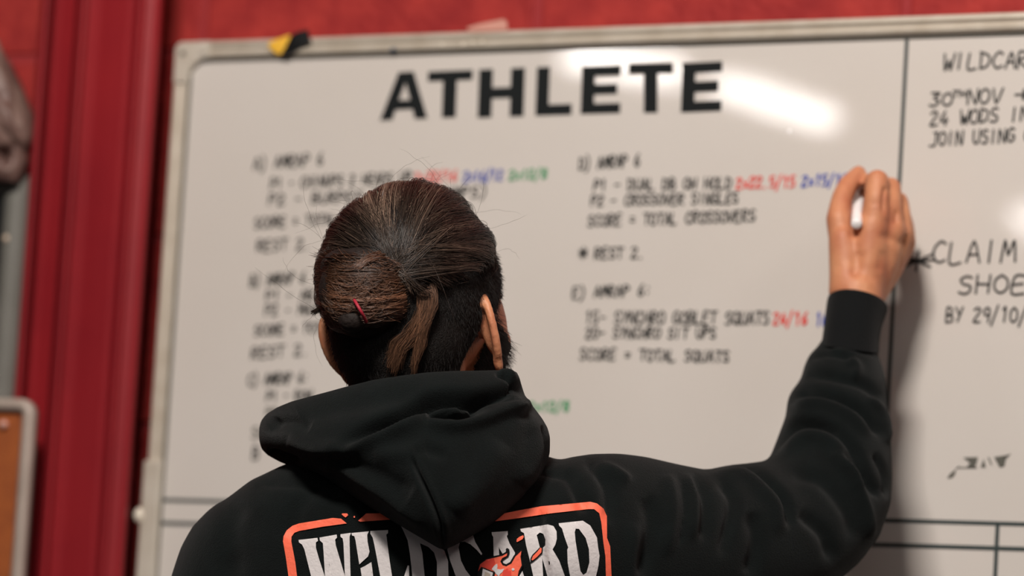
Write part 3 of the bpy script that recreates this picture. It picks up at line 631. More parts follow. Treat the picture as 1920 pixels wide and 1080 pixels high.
folds = [
 ([(1478,745),(1507,734),(1547,740),(1601,761),(1628,786),(1655,815)], 8, -.009), ([(1490,760),(1540,756),(1590,776),(1630,812)], 10, .005),
 ([(1456,815),(1488,793),(1526,789),(1574,807)], 7, -.007), ([(1442,853),(1476,810),(1518,793),(1570,810),(1604,848),(1625,900)], 8, -.008), ([(1470,850),(1510,818),(1556,826),(1590,868),(1606,920)], 12, .005),
 ([(1518,670),(1542,661),(1574,664),(1600,672)], 6, -.005), ([(1530,650),(1580,645),(1640,664)], 5, -.004), ([(1590,672),(1606,690),(1600,712)], 8, .005), ([(1512,700),(1560,706),(1620,722),(1655,750)], 9, -.005),
 ([(1322,880),(1356,867),(1399,874),(1437,900),(1472,938),(1482,985)], 8, -.009), ([(1345,885),(1395,890),(1430,918),(1455,950),(1462,1000)], 12, .005),
 ([(1300,890),(1322,930),(1324,975),(1318,1010)], 10, -.0045), ([(1348,900),(1373,930),(1371,972),(1354,1040)], 11, -.0055), ([(1285,890),(1302,940),(1298,1010)], 10, .004),
 ([(1098,857),(1126,885),(1142,920),(1146,980)], 12, -.006), ([(1060,880),(1082,920),(1100,960)], 12, -.006), ([(1110,868),(1150,885),(1180,905)], 10, .005),
 ([(1500,960),(1545,1000),(1560,1050)], 12, -.006), ([(1560,850),(1600,900),(1625,960),(1630,1010)], 9, .006), ([(1580,850),(1620,890),(1648,930)], 8, -.007), ([(1485,890),(1540,900),(1590,960),(1600,1010)], 14, -.005),
 ([(1410,960),(1420,1020),(1405,1080)], 14, -.006), ([(1215,930),(1225,1000),(1200,1080)], 16, -.006), ([(1250,890),(1262,950),(1250,1040)], 12, .004),
 ([(1280,905),(1284,960),(1276,1020)], 2.5, -.0025), ([(1640,850),(1660,890),(1662,930)], 6, -.005), ([(1630,745),(1655,780),(1664,830)], 8, .005),
 ([(450,940),(430,1000),(440,1080)], 22, -.004), ([(600,900),(560,950),(545,1010)], 16, -.003), ([(480,900),(560,905),(640,925)], 14, -.005), ([(1190,980),(1185,1060),(1180,1120)], 14, .004),
 ([(960,900),(1010,880),(1060,890)], 10, -.005)]
sculpt(hood_me0, [(p_, w_, a_*1.3) for (p_, w_, a_) in folds])
hoodie = link('hoodie', hood_me0, M['fleece'], person, label='black fleece hoodie', smooth=True)
bt_hoodie = bvh_of(hood_me0)
# ribbed cuffs
mb = MB(); R1 = [ering(i, o_, D, D, b, t, 64, 2.1) for (i, o_, D, b, t) in CU]
def shrink(rg, k):
    c = sum(rg, Vector())/len(rg); return [c+(v-c)*k for v in rg]
allr = R1+[shrink(R1[-1], .975), shrink(R1[-1], .90), shrink(R1[-2], .88)]
allr[5] = [v+VU*.0015 for v in allr[5]]
mb.loft(allr, cap=False); cf = mb.build('cuff', M['rib'], hoodie, smooth=True); sub = cf.modifiers.new('s', 'SUBSURF'); sub.levels = sub.render_levels = 1
mb = MB(); mb.tube([wr-hd*.075, wr-hd*.05, wr-hd*.02, wr-hd*.005], [.044, .040, .036, .036], 32); mb.build('cuff', M['rib'], hoodie, smooth=True)
# hood, lying on the shoulders: slices along its length
top = [(486,806),(490,792),(500,780),(520,768),(548,757),(600,742),(650,727),(700,714),(750,706),(800,700),(850,697),(900,696),(940,695),(960,696),(968,698),(974,708),(978,722),(984,742),(994,757),(1005,772),(1017,790),(1026,808),(1031,830)]
bot = [(486,826),(490,840),(500,851),(520,862),(548,873),(600,893),(650,924),(700,954),(750,985),(800,1014),(822,1027),(832,1030),(850,1023),(880,1007),(920,984),(950,962),(980,938),(1003,910),(1018,880),(1026,860),(1031,842)]
tx, ty = np.array(top, float).T; bx_, by_ = np.array(bot, float).T
mb = MB(); rings = []; nx = 150
for i in range(nx+1):
    u = i/nx; x = 486.5+(1030.5-486.5)*(.5-.5*math.cos(math.pi*u))*.35+(1030.5-486.5)*u*.65
    yt, yb_ = np.interp(x, tx, ty), np.interp(x, bx_, by_)
    e = min((x-486)/90, (1031.5-x)/80, 1); e = math.sqrt(max(1-(1-e)**2, .0))
    wrap = ((x-800)/300)
    Dt = 3.432+.105*wrap**2; Db = 3.405+.12*wrap**2-.012*math.exp(-((x-830)/70)**2)
    rg = []; n = 96; A = W(x, yt, Dt); C = W(x, yb_, Db); c = (A+C)/2; a = (A-C)/2
    outn = (-VF - a.normalized()*(-VF).dot(a.normalized())).normalized()
    for k in range(n):
        t = 2*math.pi*k/n; ct, st = math.cos(t), math.sin(t); xx = math.copysign(abs(ct)**(2/2.25), ct); yy = math.copysign(abs(st)**(2/2.25), st)
        bb = (.052 if yy > 0 else .040)*e*(1-.25*xx if yy > 0 else 1)
        rg.append(c+a*xx+outn*bb*yy)
    rings.append(rg)
mb.loft(rings); hd_me = mesh('hood', mb.v, mb.f)
bm = bmesh.new(); bm.from_mesh(hd_me); bmesh.ops.recalc_face_normals(bm, faces=bm.faces); bmesh.ops.subdivide_edges(bm, edges=[e for e in bm.edges if len(e.link_faces) == 2 and all(len(f.verts) == 4 for f in e.link_faces)], cuts=1, use_grid_fill=True); bm.to_mesh(hd_me); bm.free()
sculpt(hd_me, [(p_, w_, a_*1.45) for (p_, w_, a_) in [
 ([(640,838),(692,806),(740,783),(790,755),(830,745),(890,744),(940,735),(990,722)], 11, -.016), ([(540,826),(620,842),(690,826),(745,803),(790,780)], 15, .007),
 ([(800,768),(830,775),(860,777),(895,765),(908,752)], 9, -.018), ([(800,790),(850,797),(900,788),(950,768),(996,752)], 12, .007), ([(860,757),(900,748),(960,748),(990,746)], 5, -.004),
 ([(775,862),(785,890),(802,925),(820,970),(829,1005),(831,1030)], 3.5, -.0055), ([(765,862),(776,895),(792,930),(812,975),(822,1010)], 6, .0016), ([(786,862),(796,888),(812,922),(830,965),(840,1005)], 6, .0016),
 ([(500,848),(530,858),(560,868)], 7, -.008), ([(500,800),(540,790),(580,800)], 14, -.004), ([(498,812),(510,798),(516,780)], 7, -.0012),
 ([(930,700),(955,708),(972,722),(984,744)], 4, -.006), ([(936,698),(950,697),(966,708)], 5, .003), ([(985,780),(1005,820),(1000,870),(975,910)], 18, .004), ([(940,830),(900,900),(850,960)], 26, .004),
 ([(620,870),(700,890),(770,930)], 24, -.005), ([(560,850),(640,885),(720,930),(790,985)], 10, .003), ([(700,850),(760,850),(800,840)], 16, .003), ([(775,850),(800,845),(840,855)], 10, -.003),
 ([(560,780),(640,760),(720,745),(790,735)], 22, -.004), ([(1010,800),(1020,840),(1012,880)], 6, -.003)]])
hd_o = link('hood', hd_me, M['fleece'], hoodie, label='slack hood lying on the shoulders', smooth=True)
sm = hd_o.modifiers.new('s', 'SMOOTH'); sm.factor = .5; sm.iterations = 2
bt_hood = bvh_of(hd_me)
# collar part of the hood round the neck, behind its rim
mb = MB(); mb.loft([ering((712, 760), (962, 735), 3.50, 3.50, .045, 0, 48, 2.2, .09), ering((690, 800), (965, 800), 3.51, 3.51, .050, 0, 48, 2.2, .10), ering((680, 850), (970, 850), 3.52, 3.52, .055, 0, 48, 2.2, .11)], cap=False)
mb.build('collar', M['fleece'], hoodie, smooth=True)
# drawn seam line of the back shoulder
# ---- print on the back
O1 = lambda x, y: (520+x/5.647, 930+y/5.647)
O2 = lambda x, y: (820+x/5.647, 920+y/5.647)
def onback(px, py, lift):
    d = ray(px, py).normalized(); h = bt_hoodie.ray_cast(CAM, d)
    p = h[0] if h[0] else W(px, py, 3.42)
    return p-d*lift
def in_poly(x, y, lp):
    c = False; n = len(lp)
    for i in range(n):
        x1, y1 = lp[i]; x2, y2 = lp[(i+1) % n]
        if (y1 > y) != (y2 > y) and x < (x2-x1)*(y-y1)/(y2-y1)+x1: c = not c
    return c
def decal(name, loops, m, lift=.0012, step=5.0, label=None, soft=False):
    pts = []; edges = []; L2 = []
    for lp in loops:
        q = []
        for i in range(len(lp)):
            a, b = lp[i], lp[(i+1) % len(lp)]; n = max(1, int(math.hypot(b[0]-a[0], b[1]-a[1])/step))
            q += [(a[0]+(b[0]-a[0])*k/n, a[1]+(b[1]-a[1])*k/n) for k in range(n)]
        n0 = len(pts); pts += [Vector(p) for p in q]; edges += [(n0+i, n0+(i+1) % len(q)) for i in range(len(q))]; L2.append(q)
    xs_ = [p.x for p in pts]; ys_ = [p.y for p in pts]; y = min(ys_)+step/2
    while y < max(ys_):
        x = min(xs_)+step/2
        while x < max(xs_):
            if in_poly(x, y, L2[0]) and not any(in_poly(x, y, h) for h in L2[1:]): pts.append(Vector((x+random.uniform(-.3, .3), y)))
            x += step
        y += step
    v, e, f, *_ = geometry.delaunay_2d_cdt(pts, edges, [], 0, 1e-5)
    f = [t for t in f if keep_tri(v, t, loops)]
    vs = [onback(p.x, p.y, lift) for p in v]
    return obj(name, vs, [tuple(t) for t in f], m, hoodie, label=label, smooth=True)
o1 = lambda L: [O1(*p) for p in L]
o2 = lambda L: [O2(*p) for p in L]
# dark ground of the print is the hoodie itself; border in pieces
decal('print_border', [o1([(290,1500),(215,900),(190,700),(148,480),(150,430),(180,390),(230,370),(480,325),(735,290),(675,240),(590,232),(230,290),(160,315),(100,362),(66,425),(60,480),(90,650),(125,900),(200,1500)])], M['porange'], label='orange print border')
decal('print_border', [o1([(855,262),(940,185),(1120,182),(1290,170),(1330,235),(1200,250),(880,272)])], M['porange'], label='orange print border')
decal('print_border', [o2([(440,350),(680,245),(865,208),(1100,165),(1620,118),(1690,135),(1760,190),(1795,270),(1797,500),(1830,590),(1845,904),(1850,1500),(1790,1500),(1785,904),(1780,700),(1760,560),(1735,330),(1715,240),(1660,195),(1600,195),(1200,240),(830,295),(565,330)])], M['porange'], label='orange print border')
decal('print_border', [[(555.4,1195.6),(571.4,1195.6),(583,1290),(595,1302),(1120,1286),(1136,1272),(1137,1185.6),(1147.6,1185.6),(1150,1275),(1128,1300),(592,1318),(570,1300)]], M['porange'], step=9, label='orange print border')
decal('print_speck', [o1([(680,192),(690,184),(740,184),(750,200),(738,215),(722,226),(700,212)])], M['porange'], step=3)
decal('print_speck', [[(664.3+1.6*math.cos(t*.8), 969+2*math.sin(t*.8)) for t in range(8)]], M['porange'], step=3)
decal('print_speck', [o2([(838,540),(842,510),(870,488),(908,472),(916,488),(900,515),(870,530),(848,543)])], M['porange'], step=3)
PW_ = M['pwhite']
decal('print_letter', [o1([(225,465),(425,443),(430,476),(408,492),(408,545),(440,660),(505,860),(545,715),(590,860),(620,1050),(640,1240),(560,1240),(480,1050),(500,1240),(440,1240),(370,900),(320,700),(285,560),(262,515),(228,490)])], PW_)
decal('print_letter', [o1([(447,440),(628,408),(632,440),(612,462),(618,520),(660,660),(716,850),(700,500),(692,450),(668,430),(668,405),(780,390),(765,430),(765,500),(775,850),(770,1240),(700,1240),(620,1000),(548,715),(530,850),(505,850),(490,600),(482,500),(450,470)])], PW_, .0015)
decal('print_letter', [o1([(785,392),(970,374),(952,410),(955,480),(976,590),(960,640),(905,690),(868,724),(848,600),(828,470),(815,425),(790,418)])], PW_)
decal('print_letter', [o1([(880,765),(930,740),(995,700),(1005,770),(1020,900),(1050,1240),(930,1240),(900,900)])], PW_)
decal('print_letter', [o1([(985,370),(1172,360),(1172,392),(1154,408),(1165,500),(1190,690),(1215,850),(1240,1000),(1300,1000),(1340,860),(1380,735),(1395,737),(1396,860),(1400,1240),(1110,1240),(1090,850),(1060,690),(1030,530),(1010,440),(985,400)])], PW_)
decal('print_letter', [o1([(1310,320),(1400,350),(1620,430),(1700,520),(1770,580),(1808,690),(1812,850),(1790,1100),(1700,1240),(1460,1240),(1430,850),(1405,620),(1380,470),(1340,380)]),
                       o1([(1510,500),(1600,540),(1660,600),(1690,700),(1690,850),(1665,1050),(1600,1150),(1575,1050),(1560,850),(1535,600)])], PW_)
decal('print_letter', [o2([(105,625),(130,560),(235,500),(370,440),(400,540),(440,610),(475,668),(465,682),(420,630),(350,568),(290,540),(240,545),(225,600),(250,740),(300,840),(350,904),(400,1000),(460,1050),(440,1180),(330,1150),(240,1030),(195,904),(135,740)])], PW_)
decal('print_letter', [o2([(575,440),(745,428),(746,465),(735,482),(765,560),(822,655),(818,690),(800,730),(775,770),(745,790),(705,784),(682,760),(680,735),(715,730),(752,690),(756,640),(738,618),(722,650),(690,668),(650,598),(655,680),(597,692),(592,490),(578,468)])], PW_)
decal('print_letter', [o2([(878,405),(1170,358),(1230,375),(1262,430),(1265,510),(1250,570),(1220,622),(1290,740),(1350,904),(1430,1240),(1260,1240),(1165,904),(1110,710),(1120,904),(1160,1240),(1060,1240),(1015,904),(980,740),(940,580),(918,450),(885,430)]),
                       o2([(1052,470),(1085,443),(1122,458),(1145,520),(1142,580),(1110,612),(1085,600),(1070,540)])], PW_)
decal('print_letter', [o2([(1285,345),(1540,318),(1620,370),(1690,495),(1702,600),(1718,690),(1705,800),(1680,904),(1600,1040),(1420,1060),(1405,904),(1380,760),(1376,625),(1386,600),(1350,500),(1320,400),(1290,370)]),
                       o2([(1465,402),(1500,405),(1570,500),(1605,620),(1610,760),(1580,868),(1545,893),(1515,850),(1490,700),(1463,530),(1455,440)])], PW_)
# flame in front of the letters: dark outline, then colour
decal('print_flame', [o2([(422,870),(440,770),(515,715),(600,696),(690,672),(735,640),(722,622),(738,605),(762,620),(766,660),(752,700),(708,730),(690,745),(700,768),(730,778),(770,755),(808,690),(840,650),(900,620),(892,700),(908,790),(880,860),(940,1000),(900,1240),(400,1240),(420,1000)])], M['pblack'], .0020, 4, 'black outline of the printed flame')
decal('print_flame', [o2([(432,855),(452,780),(520,730),(600,712),(690,690),(740,662),(735,690),(685,715),(668,750),(690,790),(730,802),(785,772),(825,700),(890,638),(880,700),(893,790),(862,850),(850,910),(840,1100),(620,1100),(600,880),(480,812),(455,820)])], M['porange'], .0026, 4, 'orange printed flame')
decal('print_flame', [o2([(432,855),(452,780),(520,730),(598,712),(612,760),(600,800),(570,835),(480,812),(455,820)])], M['pdeep'], .0029, 4, 'deeper orange edge of the printed flame')
decal('print_flame', [o2([(695,850),(740,822),(780,850),(785,900),(770,960),(700,960),(688,900)])], M['pdeep'], .0029, 4)
decal('print_flame', [o2([(575,832),(600,795),(632,772),(638,800),(632,828),(670,835),(708,825),(690,860),(665,880),(650,910),(620,880),(600,850)])], PW_, .0031, 3, 'white tongue of the printed flame')
decal('print_flame', [[(962.0+2.8*math.cos(t*.7), 1067.6+2.6*math.sin(t*.7)) for t in range(9)]], PW_, .0031, 3)
decal('print_card', [o2([(462,805),(612,862),(560,1150),(420,1110)])], M['pblack'], .0033, 4, 'black edge of the printed card')
decal('print_card', [o2([(482,825),(588,868),(545,1120),(448,1090)])], PW_, .0037, 4, 'white printed card')
decal('print_card', [o2([(505,858),(562,880),(540,1000),(480,980)])], mat('beige_print', srgb(176,164,150), .6), .0041, 4, 'beige face of the printed card')
decal('print_card', [o2([(900,850),(860,920),(870,1100),(980,1100)])], PW_, .0033, 4, 'white printed card')
decal('print_flame', [o2([(985,770),(985,720),(1005,680),(1060,625),(1095,588),(1118,600),(1112,665),(1058,718),(1008,758)])], M['pblack'], .0020, 4, 'black outline of the printed ember')
decal('print_flame', [o2([(997,732),(1012,692),(1062,642),(1092,602),(1106,612),(1100,655),(1052,704),(1010,738)])], M['porange'], .0026, 4, 'orange printed ember')

# ---- trousers, shoes
mb = MB()
mb.loft([world_ring(FX, FY, .97, .165, .112), world_ring(FX, FY, .88, .175, .118), world_ring(FX, FY, .80, .178, .118)])
for s in (-1, 1):
    rg = []
    for (z, a, o_) in ((.86, .092, .082), (.70, .086, .092), (.50, .068, .105), (.30, .066, .110), (.10, .060, .116), (.055, .062, .117)):
        c = Vector((FX, FY, z))+ax*s*o_; rg.append([c+Vector((a*math.cos(2*math.pi*k/32), a*1.05*math.sin(2*math.pi*k/32), 0)) for k in range(32)])
    mb.loft(rg)
link('trousers', fuse(mb, .008, 6), M['denim'], person, smooth=True)
fwd = Vector((VF.x, VF.y, 0)).normalized()
for s in (-1, 1):
    c = Vector((FX, FY, 0))+ax*s*.117; mb = MB(); rg = []
    for (t, w, h) in ((-.085, .020, .05), (-.075, .034, .075), (-.03, .040, .095), (.03, .042, .085), (.09, .046, .062), (.15, .044, .048), (.185, .028, .038), (.197, .010, .03)):
        rg.append([c+fwd*t+ax*(w*math.cos(2*math.pi*k/24))+Vector((0, 0, .018+max(0, math.sin(2*math.pi*k/24))*h)) for k in range(24)])
    mb.loft(rg); sh = mb.build('shoe', M['shoe'], person, smooth=True)
    mb = MB(); rg = []
    for z, g in ((.0, 0), (.006, .003), (.022, .003), (.026, 0)):
        rg.append([c+fwd*(.055+(.145+g)*math.cos(a_))+ax*((.042+g+.004*math.cos(a_))*math.sin(a_))+Vector((0, 0, z)) for a_ in [2*math.pi*k/32 for k in range(32)]])
    mb.loft(rg); mb.build('sole', M['sole'], sh, smooth=True)

# ---- hair -------------------------------------------------------------------
HC = H(0, -.010, .034); nHC = np.array(HC); nhr, nhf, nhu = (np.array(v) for v in HAX)
# radial table of the head surface
NT, NP = 61, 120
tab = np.zeros((NT, NP))
for i in range(NT):
    th = math.pi*i/(NT-1)
    for j in range(NP):
        ph = 2*math.pi*j/NP; d = hr*(math.sin(th)*math.cos(ph))+hf*(math.sin(th)*math.sin(ph))+hu*math.cos(th)
        h = bt_head.ray_cast(HC+d*.30, -d); rr_ = (h[0]-HC).length if h[0] else .09
        tab[i, j] = min(rr_, .135)
def headR(d):                 # d: (...,3) unit dirs in head axes (x right, y face, z up)
    th = np.arccos(np.clip(d[..., 2], -1, 1))/math.pi*(NT-1); ph = (np.arctan2(d[..., 1], d[..., 0]) % (2*math.pi))/(2*math.pi)*NP
    i = np.clip(th.astype(int), 0, NT-2); fi = th-i; j = ph.astype(int) % NP; fj = ph-np.floor(ph); j2 = (j+1) % NP
    return (tab[i, j]*(1-fi)+tab[i+1, j]*fi)*(1-fj)+(tab[i, j2]*(1-fi)+tab[i+1, j2]*fi)*fj
def to_world(d, r): return nHC+(d[..., 0:1]*nhr+d[..., 1:2]*nhf+d[..., 2:3]*nhu)*r[..., None]
def hairline(d):              # >0 where hair grows (any length)
    p = d*headR(d)[..., None]; y, z = p[..., 1]-.010, p[..., 2]+.034
    hl = np.interp(y, [-.12, -.075, -.055, -.030, -.014, .012, .030, .060, .09], [-.098, -.096, -.085, -.045, -.002, .010, .028, .060, .082])
    x = np.abs(p[..., 0]); hl = np.maximum(hl, np.where(y < -.012, -.104+(x-.030)*2.3, -9))
    return z-hl
def longline(d):              # >0 in the long, swept-back region
    p = d*headR(d)[..., None]; x, y, z = p[..., 0], p[..., 1]-.010, p[..., 2]+.034
    hl = np.interp(y, [-.12, -.08, -.03, .03, .06, .09], [.010, .014, .030, .045, .066, .084])
    return z-hl-.012*np.clip(x/.07, -1, 1)
# hair cap mesh over the scalp
nt, npn = 150, 200
TH, PH = np.meshgrid(np.linspace(0.001, math.pi*.86, nt), np.linspace(0, 2*math.pi, npn, endpoint=False), indexing='ij')
D = np.stack([np.sin(TH)*np.cos(PH), np.sin(TH)*np.sin(PH), np.cos(TH)], -1)
hl = hairline(D); ll = longline(D); Rr = headR(D)+np.clip(hl*.6, -.003, .0018)+np.clip(ll*.25, 0, .0045)
P = to_world(D, Rr).reshape(-1, 3); fs = []; hlf = hl
for i in range(nt-1):
    for j in range(npn):
        j2 = (j+1) % npn
        if min(hlf[i, j], hlf[i+1, j], hlf[i, j2], hlf[i+1, j2]) > -.002: fs.append((i*npn+j, (i+1)*npn+j, (i+1)*npn+j2, i*npn+j2))
hair = obj('hair', P.tolist(), fs, M['stub'], person, label='dark brown hair tied in a bun over a clipped undercut', smooth=True)
def hairmat(name, rough=.38, spec=.5):
    m = bpy.data.materials.new(name); m.use_nodes = True; nt_ = m.node_tree; b_ = nt_.nodes['Principled BSDF']
    a_ = nt_.nodes.new('ShaderNodeAttribute'); a_.attribute_name = 'hcol'; nt_.links.new(a_.outputs['Color'], b_.inputs['Base Color'])
    b_.inputs['Roughness'].default_value = rough; b_.inputs['Specular IOR Level'].default_value = spec; return m
HM = hairmat('hair_strand_shader'); HM2 = hairmat('clipped_hair_shader', .5, .25)
def curves(name, strands, rad, cols, m, parent, tip=.35, label=None):
    """strands: (N,K,3) world positions"""
    N = len(strands); sizes = [len(q) for q in strands]
    flat = np.concatenate([np.asarray(q, float) for q in strands]).astype(np.float32)
    hc = bpy.data.hair_curves.new(name); hc.add_curves(sizes)
    hc.attributes['position'].data.foreach_set('vector', flat.ravel())
    ra = hc.attributes.get('radius') or hc.attributes.new('radius', 'FLOAT', 'POINT')
    ra.data.foreach_set('value', np.concatenate([rad*(1-(1-tip)*np.clip((np.linspace(0, 1, k)-.7)/.3, 0, 1)) for k in sizes]).astype(np.float32))
    ca = hc.attributes.new('hcol', 'FLOAT_COLOR', 'CURVE'); ca.data.foreach_set('color', np.concatenate([cols, np.ones((N, 1))], 1).astype(np.float32).ravel())
    o = bpy.data.objects.new(name, hc); S.collection.objects.link(o); hc.materials.append(m)
    o.parent = parent; o.matrix_parent_inverse = parent.matrix_world.inverted()
    o['kind'] = 'stuff'
    if label: o['label'] = label
    return o
S.collection.objects  # keep order
bpy.context.view_layer.update()
def unit(a): return a/np.linalg.norm(a, axis=-1, keepdims=True)
def dir_of(px, py):           # head direction seen at a picture point
    r_ = ray(px, py).normalized(); h = bt_head.ray_cast(CAM, r_); p = h[0]-HC; return unit(np.array([p.dot(hr), p.dot(hf), p.dot(hu)]))
TIE = dir_of(748, 498)
def slerp(a, b, t):
    w_ = np.arccos(np.clip((a*b).sum(-1, keepdims=True), -1, 1)); s_ = np.sin(w_)+1e-6
    return (np.sin((1-t)*w_)*a+np.sin(t*w_)*b)/s_
# long hair
def sample_dirs(n, test):
    out = []
    while sum(len(o) for o in out) < n:
        d = unit(rng.normal(size=(n*3, 3))); out.append(d[test(d)])
    return np.concatenate(out)[:n]
NL, KL = 15000, 16
roots = sample_dirs(NL, lambda d: (longline(d) > 0) & ((d*TIE).sum(-1) < .985))
ncl = 300; cent = roots[rng.choice(NL, ncl, replace=False)]
cl = np.argmax(roots@cent.T, axis=1)
tj = unit(TIE+rng.normal(size=(ncl, 3))*.075); ownj = unit(TIE+rng.normal(size=(NL, 3))*.09)
t = np.linspace(0, 1, KL)[None, :, None]
own = slerp(roots[:, None], ownj[:, None], t); clp = slerp(cent[cl][:, None], tj[cl][:, None], t)
wgt = .78*np.clip(t*2.2, 0, 1)**.8*rng.uniform(.55, 1, (NL, 1, 1))
path = unit(own*(1-wgt)+clp*wgt)
lift = (.0025+.0035*np.sin(np.pi*np.clip(t[..., 0]*1.0, 0, 1))**.7)*np.ones((NL, 1))+rng.uniform(-.001, .0030, (NL, 1))+(rng.normal(size=ncl)*.0017)[cl][:, None]
lift = lift*np.clip(t[..., 0]*6+.25, 0, 1)
ph0 = rng.uniform(0, 6.28, (NL, 1)); lift = lift+.0006*np.sin(t[..., 0]*14+ph0)
Pl = to_world(path, headR(path)+lift)
base = np.array([.042, .028, .0205]); cols = base*np.exp(rng.normal(size=(NL, 1))*.55-.25+(rng.normal(size=ncl)*.65)[cl][:, None])
cols = np.clip(cols, .006, .3)
curves('long_hair', Pl, .00017, cols, HM, hair, .6, 'hair swept back to the tie')
# clipped undercut
NS, KS = 16000, 4
rt = sample_dirs(NS, lambda d: (hairline(d) > -.001) & (longline(d) < .012))
dn = unit(rt*.0+np.array([0, -.25, -1.0])); tang = unit(dn-rt*(rt*dn).sum(-1, keepdims=True)+rng.normal(size=(NS, 3))*.25)
ln_ = rng.uniform(.004, .0085, (NS, 1, 1)); tt = np.linspace(0, 1, KS)[None, :, None]
R0 = headR(rt); P0 = to_world(rt, R0-.0005)[:, None]; wd_ = lambda v: v[..., 0:1]*nhr+v[..., 1:2]*nhf+v[..., 2:3]*nhu
Ps = P0+wd_(rt)[:, None]*(.0036*tt**.7)+wd_(tang)[:, None]*ln_*tt
colS = np.array([.008, .0065, .006])*rng.uniform(.6, 1.6, (NS, 1))
curves('clipped_hair', Ps, .00010, colS, HM2, hair, .3, 'short clipped hair of the undercut')

# bun: a loop folded to the left of the tie, its own volume
def PB(px, py, D): return np.array(W(px, py, D))
DB = 3.400                                   # nearest depth of the bun
mb = MB()
mb.sphere(W(684, 548, 3.434), (.043, .030, .043), 32, 24, (VR, VF, VU)); mb.sphere(W(656, 500, 3.444), (.028, .022, .018), 24, 16, (VR, VF, VU))
mb.sphere(W(650, 590, 3.442), (.022, .022, .018), 24, 16, (VR, VF, VU)); mb.sphere(W(728, 505, 3.437), (.020, .022, .014), 24, 16, (VR, VF, VU))
bun_me = fuse(mb, .0025, 6); bun = link('bun', bun_me, M['hairbase'], hair, label='loop of the bun', smooth=True); bt_bun = bvh_of(bun_me)
def bundepth(px, py, default):
    r_ = ray(px, py); h = bt_bun.ray_cast(CAM, r_.normalized())
    if h[0]: return (h[0]-CAM).dot(VF)
    return default
gx = np.arange(560, 800, 6.0); gy = np.arange(440, 660, 6.0)
zt_ = np.array([[bundepth(x, y, 3.455) for x in gx] for y in gy])
for _ in range(2):
    zp = np.pad(zt_, 1, mode='edge'); zt_ = np.minimum(zt_, (zp[:-2, 1:-1]+zp[2:, 1:-1]+zp[1:-1, :-2]+zp[1:-1, 2:])/4)
def bdep(px, py):
    i = min(max(int((py-gy[0])/6), 0), len(gy)-1); j = min(max(int((px-gx[0])/6), 0), len(gx)-1); return zt_[i, j]
def strand_from(pts, K_=14, jit=1.2, lift=.001, dep=None):
    sp_ = smoothpath(pts, 5); idx = np.linspace(0, len(sp_)-1, K_); out = []
    jx_, jy_ = random.gauss(0, jit), random.gauss(0, jit)
    for q_, f_ in enumerate(idx):
        i = int(f_); fr = f_-i; p = sp_[i]*(1-fr)+sp_[min(i+1, len(sp_)-1)]*fr
        k_ = math.sin(math.pi*q_/(K_-1))
        x, y = p[0]+jx_*(.4+k_), p[1]+jy_*(.4+k_); z_ = (bdep(x, y)-lift) if dep is None else (dep(q_/(K_-1)) if callable(dep) else dep)
        out.append(PB(x, y, z_))
    return out
Sb = []; Cb = []
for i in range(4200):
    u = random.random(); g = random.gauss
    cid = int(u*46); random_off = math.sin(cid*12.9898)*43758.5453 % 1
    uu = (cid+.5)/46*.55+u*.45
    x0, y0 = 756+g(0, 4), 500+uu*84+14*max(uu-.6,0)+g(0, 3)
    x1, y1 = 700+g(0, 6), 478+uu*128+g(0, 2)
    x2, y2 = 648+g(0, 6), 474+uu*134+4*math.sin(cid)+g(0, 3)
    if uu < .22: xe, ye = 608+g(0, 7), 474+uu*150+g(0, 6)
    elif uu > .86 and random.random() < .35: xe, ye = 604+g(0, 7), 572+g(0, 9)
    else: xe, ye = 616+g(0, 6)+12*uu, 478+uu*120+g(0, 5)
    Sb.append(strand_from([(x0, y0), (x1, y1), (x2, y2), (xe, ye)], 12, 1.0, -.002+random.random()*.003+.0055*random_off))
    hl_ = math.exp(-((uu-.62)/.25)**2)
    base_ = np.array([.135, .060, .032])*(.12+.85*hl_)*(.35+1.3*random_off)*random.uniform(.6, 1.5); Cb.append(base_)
# tousled strands crossing the bun
for i in range(260):
    g = random.gauss; x_, y_ = random.uniform(640, 740), random.uniform(482, 606); a_ = g(0, .35)+math.pi; l_ = random.uniform(25, 60)
    p_ = [(x_+l_*k*math.cos(a_+.5*k), y_+l_*k*math.sin(a_+.5*k)*.8) for k in (-.9, -.3, .3, .9)]
    Sb.append(strand_from(p_, 10, .5, .0035+random.random()*.004)); Cb.append(np.array([.13, .062, .036])*random.uniform(.2, 1.6))
# hair wrapped over the top of the tie
for i in range(500):
    g = random.gauss; u = random.random()
    Sb.append(strand_from([(668+g(0, 5), 500+u*6), (692+g(0, 4), 480+u*10), (722+g(0, 3), 470+u*14), (752+g(0, 4), 482+u*14), (772+g(0, 3), 500+u*18)], 12, .8, .004+random.random()*.003)); Cb.append(np.array([.10, .045, .026])*random.uniform(.3, 1.5))
# ragged left ends and the pointed wisp
for i in range(130):
    g = random.gauss; u = random.random()
    Sb.append(strand_from([(690+g(0, 10), 480+u*60), (640+g(0, 6), 478+u*66+g(0, 4)), (618, 479+u*68+g(0, 4)), (597+g(0, 8), 476+u*74+g(0, 7))], 10, .6, .002, lambda s_: 3.425+.03*s_)); Cb.append(np.array([.07, .030, .018])*random.uniform(.4, 1.4))
for i in range(160):
    g = random.gauss
    Sb.append(strand_from([(670+g(0, 6), 560+g(0, 5)), (632+g(0, 3), 562+g(0, 4)), (610, 572+g(0, 3)), (582+abs(g(0, 8)), 586+g(0, 2.5))], 10, .4, .002, lambda s_: 3.43+.02*s_)); Cb.append(np.array([.030, .018, .012])*random.uniform(.4, 1.4))
curves('bun_hair', Sb, .00019, np.array(Cb), HM, bun, .4, 'reddish brown strands of the bun')
